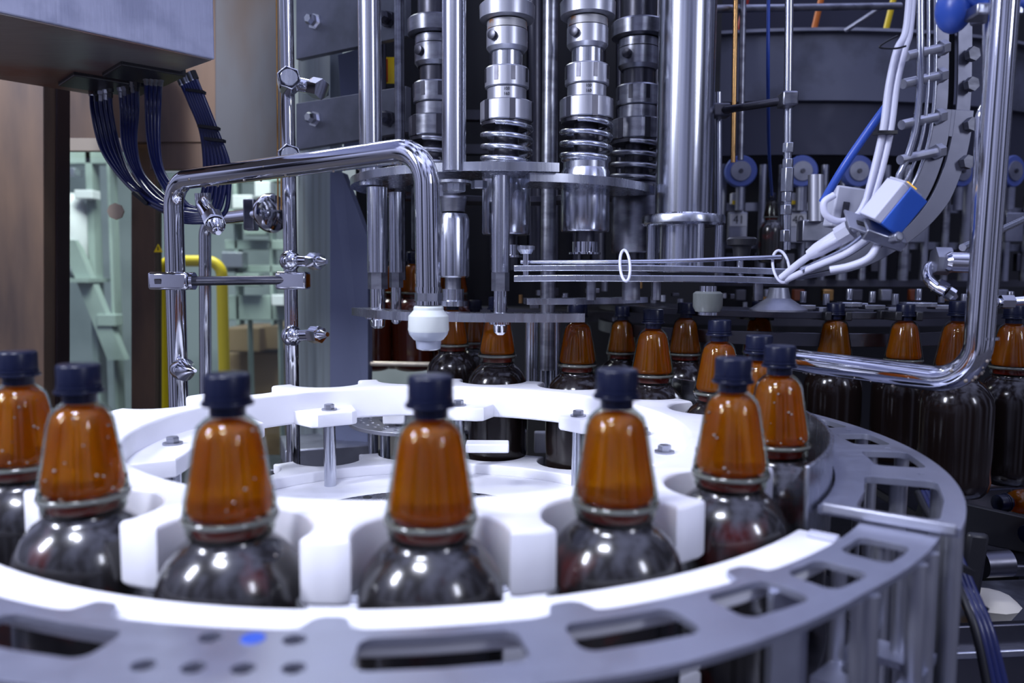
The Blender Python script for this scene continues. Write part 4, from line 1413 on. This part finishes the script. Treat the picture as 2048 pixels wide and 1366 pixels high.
for i, px in enumerate(range(1560, 2040, 46)):
    p = P(px, 600 + (i % 3) * 5, 1.42)
    MB().cyl(p, p + Vector((0, 0, 0.02)), 0.006, n=8).box(p + Vector((0, 0, -0.008)), (0.036, 0.03, 0.008)).build('gripper_bolt', (steel, steel_m, steel_w)[i % 3], gr, bevel=0.001)

# conical hub above bottle at 1560
tag(MB().lathe([(0, 0.048), (0.003, 0.048), (0.022, 0.020), (0.04, 0.016)], P(1556, 622, 1.36), 40).build('cone_hub', steel_w, None, 30), 'shallow steel cone hub under the right end of the cap track', 'hub')

# ------------------------------------------------------------------ grey gusset column, flat bars
gc = thing('gusset_column', 'grey steel column with blue-grey gusset plate behind the spray post', 'column', P(665, 880, 1.72))
gus = [P(660, 345, 1.70), P(686, 345, 1.70), P(736, 478, 1.68), P(736, 885, 1.68), P(660, 885, 1.70)]
MB().slab(gus, (0.004, 0.03, 0)).build('gusset_plate', bluegrey, gc, 0, 0.001)
lf = [P(596, -520, 1.92), P(660, -520, 1.70), P(660, 885, 1.70), P(596, 885, 1.92)]
MB().slab(lf, (0.02, 0.03, 0)).build('web', sage, gc, 0, 0.001)
base_ = P(660, 900, 1.66)
MB().box(P(655, 902, 1.70), (0.19, 0.16, 0.05), Matrix.Rotation(0.35, 3, 'Z')).build('base_block', steel_w, gc, bevel=0.003)
MB().box(P(655, 930, 1.70), (0.20, 0.2, 0.03)).build('foot', steel_d, gc, bevel=0.003)
MB().slab([P(676, 110, 1.69), P(735, 92, 1.69), P(735, 330, 1.69), P(690, 330, 1.69)], (0, 0.02, 0)).build('upper_gusset', bluegrey, gc, 0)
for i, (yt, yb, yt2, yb2) in enumerate(((-60, 119, -90, 72), (207, 300, 172, 264))):
    fb = thing('flat_bar', ('upper' if i == 0 else 'lower') + ' grey flat steel bar with bolts behind the spray post', 'bar', P(600, yb, 1.66))
    MB().slab([P(592, yt, 1.66), P(812, yt2, 1.52), P(812, yb2, 1.52), P(592, yb, 1.66)], (0.008, 0.014, 0)).build('bar', bar_m, fb, 0, 0.001)
    for bx, by in ((625, 47 + 194 * i), (770, 42 + 198 * i)):
        yy = 1.66 - (bx - 592) / 250 * 0.16
        c = P(bx + 12, by, yy - 0.001)
        ax = Vector((-0.45, -0.9, 0.05))
        MB().lathe([(0, 0.016), (0.014, 0.016)], c, 6, ax).lathe([(0.014, 0.012), (0.026, 0.012), (0.034, 0.008)], c, 6, ax).build('bolt', chrome if bx < 700 else steel_d, fb, 20)

# round cam disc with holes and white pieces behind the wheel
cd = thing('cam_disc', 'round steel disc with rows of drilled holes behind the star wheel', 'disc', (-0.165, 1.47, ZB))
DC = (-0.165, 1.47)
loops = [circle(DC, 0.140, 72)]
for ring, n_, r_ in ((0.118, 30, 0.0045), (0.102, 26, 0.0045)):
    for i in range(n_):
        loops.append(circle(polar(ring, 360 / n_ * i, DC), r_, 12))
for a in (250, 300, 200):
    loops.append(slot.__call__(0, 1, 1, 2) if False else rounded([polar(0.05, a - 14, DC), polar(0.085, a - 14, DC), polar(0.085, a + 14, DC), polar(0.05, a + 14, DC)], 0.006))
plate('disc', loops, CZ - 0.278, CZ - 0.271, alu, cd, 0.001)
for a in (235, 262, 290, 215):
    x, y = polar(0.105, a, DC)
    MB().cyl((x, y, ZB), (x, y, CZ - 0.279), 0.009, n=16).build('post', steel_v, cd)
tag(MB().box(P(975, 893, 1.12), (0.062, 0.03, 0.013)).build('guide_block', white, None, bevel=0.002), 'small white plastic block in front of the back bottle at the middle', 'block')
tag(MB().box(P(1086, 884, 1.34), (0.03, 0.02, 0.036)).build('guide_block', white_w, None, bevel=0.002), 'white plastic block between two back bottles', 'block')
tag(MB().box(P(790, 835, 1.40), (0.04, 0.03, 0.02)).build('guide_block', white_w, None, bevel=0.003), 'white plastic piece lying on the drilled disc', 'block')
tag(MB().cyl(P(735, 727, 1.70), P(880, 729, 1.70), 0.0055, n=12).build('bottle_rail', mat('pale_brass_rail', (0.75, 0.66, 0.5), 0.3, 0.6), None), 'thin pale horizontal rail in front of the far dark red bottles', 'rail')
# row of dark red bottles standing further back
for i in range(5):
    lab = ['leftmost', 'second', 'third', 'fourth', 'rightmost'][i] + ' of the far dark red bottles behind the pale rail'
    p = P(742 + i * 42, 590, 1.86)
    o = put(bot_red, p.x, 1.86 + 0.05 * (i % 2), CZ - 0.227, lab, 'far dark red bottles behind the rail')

# ------------------------------------------------------------------ left cabinet and hoses
fa = P(430, 119, 1.25)
fb_ = P(0, 30, 1.033)
zc = fa.z
dirv = Vector((fb_.x - fa.x, fb_.y - fa.y, 0)).normalized()
nrm = Vector((-dirv.y, dirv.x, 0))
if nrm.y < 0:
    nrm = -nrm
cab = thing('control_cabinet', 'grey steel control cabinet hanging at the upper left with hoses below', 'cabinet', (fa.x, fa.y, zc))
p0 = Vector((fa.x, fa.y, zc))
p1 = p0 + dirv * 0.55
MB().slab([p0, p1, p1 + nrm * 0.40, p0 + nrm * 0.40], (0, 0, 0.5)).build('housing', cabsteel, cab, 0, 0.002)
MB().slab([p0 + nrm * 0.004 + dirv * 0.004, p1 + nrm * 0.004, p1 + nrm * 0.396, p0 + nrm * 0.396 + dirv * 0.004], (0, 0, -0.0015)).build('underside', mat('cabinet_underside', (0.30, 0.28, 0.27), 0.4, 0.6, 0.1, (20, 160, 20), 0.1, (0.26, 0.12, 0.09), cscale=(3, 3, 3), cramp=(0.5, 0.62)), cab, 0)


def under(px, py):
    d = P(px, py, 1.0) - Vector((0, 0, CZ))
    t = (zc - 0.002 - CZ) / d.z
    return Vector((0, 0, CZ)) + d * t


MB().box(under(215, 168) , (0.13, 0.10, 0.012), Matrix.Rotation(0.75, 3, 'Z')).box(under(288, 146), (0.10, 0.10, 0.012), Matrix.Rotation(0.75, 3, 'Z')).build('hose_manifold', blackp, cab, 0, 0.002)
rnd = random.Random(11)


def hose(pts, label, group):
    o = thing('hose', label, 'hose', pts[0], group)
    MB().tube(spline(pts, 7), 0.0043, 8).build('line', hosem, o, 60)
    d = (pts[1] - pts[0]).normalized()
    MB().lathe([(0, 0.0062), (0.014, 0.0062), (0.016, 0.0045), (0.026, 0.0045)], pts[0] - d * 0.003, 8, d).build('fitting', steel_m if rnd.random() < .5 else blackp, o, 25)
    return o


jit = lambda s: Vector((rnd.uniform(-s, s), rnd.uniform(-s, s), rnd.uniform(-s, s)))
for i in range(5):
    u_ = i / 4
    hose([under(184 + 36 * u_, 180 - 10 * u_), P(186 + 36 * u_, 225, 1.44), P(205 + 34 * u_, 300, 1.44), P(252 + 16 * u_, 365, 1.40), P(300 + 14 * u_, 405 + 6 * u_, 1.36) + jit(.004), P(360, 425 + 4 * i, 1.33), P(420, 432 + 3 * i, 1.35)], 'dark blue hose of the left bunch below the control cabinet', 'left bunch of dark blue hoses')
for i in range(5):
    u_ = i / 4
    hose([under(240 + 34 * u_, 168 - 8 * u_), P(244 + 30 * u_, 220, 1.43), P(248 + 22 * u_, 290, 1.42), P(272 + 14 * u_, 350, 1.40), P(318 + 12 * u_, 400 + 4 * u_, 1.36) + jit(.004), P(372, 420 + 4 * i, 1.34), P(428, 425 + 4 * i, 1.36)], 'dark blue hose of the middle bunch below the control cabinet', 'middle bunch of dark blue hoses')
for i in range(4):
    u_ = i / 3
    hose([under(292 + 30 * u_, 150 + 2 * u_), P(294 + 24 * u_, 200, 1.40), P(298 + 18 * u_, 280, 1.40), P(312 + 12 * u_, 340, 1.38), P(345 + 8 * u_, 392, 1.35) + jit(.003), P(392, 418 + 4 * i, 1.35)], 'dark blue hose of the right bunch hanging below the control cabinet', 'right bunch of dark blue hoses')
for i in range(7):
    u_ = i / 6
    hose([P(360 + 26 * u_, 158 - 12 * u_, 1.40), P(378 + 28 * u_, 200 - 6 * u_, 1.40), P(402 + 30 * u_, 260, 1.41), P(410 + 46 * u_, 325, 1.42), P(408 + 50 * u_, 375, 1.43), P(400 + 44 * u_, 412 + 14 * u_, 1.44) + jit(.003), P(380 + 20 * u_, 425 + 14 * u_, 1.44)], 'dark blue hose of the flat bunch looping up to the right of the cabinet', 'flat looping bunch of dark blue hoses')
for x_, y_, w_, lab in ((392, 183, 34, 'upper'), (418, 255, 40, 'middle'), (430, 280, 38, 'lower')):
    tag(MB().box(P(x_, y_, 1.40), (px2m(w_, 1.4), 0.014, 0.005), Matrix.Rotation(0.12, 3, 'Y')).build('cable_tie', blackp, None), lab + ' black tie round the flat looping bunch of hoses', 'cable tie')
tag(MB().box(P(287, 398, 1.37), (0.03, 0.03, 0.006), Matrix.Rotation(0.7, 3, 'Y')).build('cable_tie', blackp, None), 'black tie where the left hose bunch reaches the wash pipe', 'cable tie')

# ------------------------------------------------------------------ enclosure (steel posts and panes) on the left
en = thing('safety_enclosure', 'brown reflecting steel enclosure frame with glass panes at the left', 'enclosure', P(200, 900, 1.75))
def panel(x0, y0, x1, y1, Y, name, m, th=0.03, Y1=None, dy=0):
    Y1 = Y1 or Y
    MB().slab([P(x0, y0, Y), P(x1, y0, Y1), P(x1, y1 + dy, Y1), P(x0, y1, Y)], (0, th, 0)).build(name, m, en, 0, 0.002)


panel(-60, -50, 88, 1150, 1.62, 'post', brownsteel, 0.08)
panel(88, 100, 114, 1150, 1.66, 'post_edge', mat('dark_post_edge', (0.05, 0.03, 0.03), 0.4, 0.4), 0.05)
panel(300, 280, 432, 340, 1.905, 'lower_top_panel', brownsteel, 0.02)
panel(100, -60, 560, 285, 1.90, 'top_panel', brownsteel, 0.03)
panel(262, 285, 310, 1100, 1.95, 'middle_post', brownsteel, 0.04)
panel(430, -60, 562, 345, 1.86, 'corner_panel', mat('grey_brown_panel', (0.15, 0.15, 0.15), 0.4, 0.4, cvar=(0.13, 0.095, 0.07), cscale=(6, 6, 2)), 0.03)
panel(100, 276, 265, 302, 1.895, 'trim', mat('pale_trim', (0.66, 0.57, 0.43), 0.5), 0.02)
panel(114, 300, 262, 1100, 1.95, 'pane', pane_m, 0.006)
panel(310, 345, 575, 1100, 1.97, 'pane', pane_m, 0.006)
tag(MB().lathe([(0, 0.02), (0.006, 0.02)], P(233, 423, 1.93), 8, (0, -1, 0)).build('window_catch', mat('tan_disc', (0.45, 0.36, 0.27), 0.5), None), 'round tan catch on the left glass pane', 'catch')
sg = thing('warning_sign', 'small yellow triangle warning sign behind the wash pipe', 'sign', P(317, 498, 1.93))
c = P(317, 497, 1.93)
MB().slab([c + Vector((-0.011, 0, -0.009)), c + Vector((0.011, 0, -0.009)), c + Vector((0, 0, 0.011))], (0, -0.002, 0)).build('triangle', yellow, sg, 0)
MB().box(c + Vector((0, -0.003, 0)), (0.002, 0.001, 0.009)).build('mark', ink, sg, 0)
tag(MB().box(P(303, 375, 1.935), (0.015, 0.003, 0.016)).build('red_sticker', orange, None), 'small orange-red square sticker behind the hoses', 'sticker')

# yellow U-shaped barrier
yb = MB()
_q = [P(318, 522, 2.7) * 1, P(318, 522, 2.7), P(443, 522, 2.7), P(443, 522, 2.7) * 1]
_q[0].z = _q[3].z = 0.0
yb.tube(round_path(_q, 0.05, 8), px2m(11, 2.7), 16)
tag(yb.build('barrier', yellow, None, 60), 'yellow U-shaped pipe barrier behind the glass', 'barrier')

# far hall contents seen through the panes
def farbox(name, x0, y0, x1, y1, Y, m, label, cat, depth=0.4):
    a, b = P(x0, y0, Y), P(x1, y1, Y)
    bx = MB().box(((a.x + b.x) / 2, Y + depth / 2, (a.z + b.z) / 2), (abs(b.x - a.x), depth, abs(a.z - b.z)))
    return tag(bx.build(name, m, None, 0, 0.01), label, cat)


fr_ = thing('far_machine', 'pale green machine frame far behind the glass panes', 'machine', P(420, 640, 4.0))
for x0, y0, x1, y1 in ((112, 300, 260, 330), (112, 545, 150, 560), (190, 300, 210, 1150), (225, 300, 250, 1150), (500, 640, 512, 1150), (560, 640, 572, 1150), (455, 480, 580, 500), (455, 530, 580, 545), (455, 590, 580, 640), (470, 350, 485, 650), (540, 350, 552, 650), (455, 350, 580, 365), (455, 420, 580, 432)):
    a, b = P(x0, y0, 4.0), P(x1, y1, 4.0)
    MB().box(((a.x + b.x) / 2, 4.0, (a.z + b.z) / 2), (abs(b.x - a.x), 0.08, abs(a.z - b.z))).build('frame_bar', greenm, fr_, 0, 0.004)
MB().slab([P(120, 480, 3.9), P(150, 480, 3.9), P(250, 720, 3.9), P(215, 720, 3.9)], (0, 0.05, 0)).build('brace', greenm, fr_, 0)
tag(MB().lathe([(0, 0.05), (0.05, 0.09), (0.30, 0.10), (0.42, 0.06)], P(150, 560, 4.0) + Vector((0, 0, 0.011)), 24).build('white_tank', white, None, 60), 'white rounded tank behind the left glass pane', 'tank')
for i, (x0, y0, x1, y1, Y, lab) in enumerate(((452, 655, 520, 705, 4.4, 'left brown carton behind the glass, above the star wheel'), (522, 650, 592, 700, 4.5, 'right brown carton behind the glass, beside the spray post'), (456, 705, 590, 800, 4.6, 'wide brown carton under the two smaller cartons'), (440, 800, 600, 1061, 4.6, 'lowest brown carton of the stack behind the glass'))):
    farbox('carton', x0, y0, x1, y1, Y, carton, lab, 'carton')
rnd2 = random.Random(5)
for i, (x_, y_) in enumerate(((490, 405), (515, 455), (470, 520), (560, 600), (500, 560), (135, 345), (175, 390), (220, 640), (130, 550), (530, 380), (480, 440))):
    p = P(x_, y_, 3.93)
    MB().box(p, (0.06 + 0.06 * rnd2.random(), 0.08, 0.03 + 0.05 * rnd2.random())).build('fitting_box', (white, greenm, alu)[i % 3], fr_, 0, 0.004)
MB().box(P(150, 560, 4.0), (0.3, 0.3, 0.02)).build('tank_shelf', greenm, fr_, 0)

# ------------------------------------------------------------------ lower right clutter
cb = thing('cable_bundle', 'dark blue cable bundle with black ties hanging at the lower right', 'cable bundle', P(1990, 1380, 0.72))
for i in range(4):
    MB().tube(spline([P(1835 + 8 * i, 985, 0.86), P(1880 + 8 * i, 1080, 0.80), P(1915 + 9 * i, 1170, 0.77), P(1950 + 10 * i, 1260, 0.74), P(1980 + 12 * i, 1400, 0.72)], 8), 0.0042, 8).build('cable', hosem if i else blackp, cb, 60)
for x_, y_ in ((1908, 1132), (1935, 1205)):
    MB().box(P(x_ + 8, y_, 0.765), (0.024, 0.02, 0.006), Matrix.Rotation(0.4, 3, 'Y')).build('tie', blackp, cb)
bk = thing('round_bracket', 'dark round-cornered bracket with short tube at the lower right', 'bracket', P(1960, 1120, 1.0))
MB().box(P(1945, 1128, 1.0), (0.03, 0.012, 0.085), Matrix.Rotation(0.1, 3, 'Y')).build('plate', blackp, bk, bevel=0.008)
MB().cyl(P(1965, 1128, 1.02), P(2018, 1125, 1.02), 0.018, n=20).build('tube', steel_d, bk)
tag(MB().cyl(P(1940, 968, 1.35), P(2080, 960, 1.35), 0.014, n=20).build('roller_bar', steel_m, None), 'horizontal dark steel roller bar at the right edge below the dark bottles', 'bar')
tag(MB().box(P(2010, 1060, 1.3), (0.30, 0.02, 0.06), Matrix.Rotation(0.22, 3, 'Y')).build('side_beam', dark, None, bevel=0.002), 'black slanting beam at the lower right', 'beam')
for i, (x_, Y_, rot, lab) in enumerate(((1.09, 1.32, -1.25, 'amber bottle lying on the shelf behind the black beam, neck towards the slotted plate'), (1.16, 1.47, -1.35, 'amber bottle lying on the shelf behind the nearer lying bottle'))):
    o = put(bot_lit, x_, Y_, CZ - 0.41, lab, "amber bottles lying at the lower right")
    o.rotation_euler = (PI / 2, 0, rot)
    tag(o, lab, 'bottle', 'amber bottles lying at the lower right')
fw = MB()
rq = random.Random(9)
fw.ball(P(2005, 912, 1.75), 0.07, (1.2, 0.8, 0.6), 18, 10)
for v in fw.v:
    v += Vector((rq.uniform(-1, 1), rq.uniform(-1, 1), rq.uniform(-1, 1))) * 0.010
fw.v[:] = [v + Vector((0, 0, 0)) for v in fw.v]
tag(fw.build('foil_bundle', mat('crumpled_foil', (0.72, 0.66, 0.58), 0.18, 1), None, 10), 'crumpled shiny foil bundle at the right edge above the dark roller bar', 'foil')
tr = thing('drip_tray', 'wet steel tray at the lower right corner', 'tray', P(1990, 1260, 1.05))
MB().box(P(2000, 1230, 1.08), (0.34, 0.22, 0.01), Matrix.Rotation(0.1, 3, 'Z')).build('tray', steel_m, tr, bevel=0.002)
MB().box(P(2000, 1320, 0.98), (0.34, 0.012, 0.10), Matrix.Rotation(0.1, 3, 'Z')).build('front_lip', steel_d, tr, bevel=0.002)
sh = tag(MB().lathe([(0, 0.028), (0.02, 0.04), (0.03, 0.028), (0.035, 0.01)], P(1975, 1232, 1.06), 12).build('label_scrap', mat('scrap_paper', (0.66, 0.62, 0.52), 0.6, 0, 0.3, (60, 60, 60), 0, (0.75, 0.36, 0.03), cscale=(20, 20, 20), cramp=(0.5, 0.56)), None, 30), 'crumpled pale scrap lying on the wet steel tray', 'scrap')
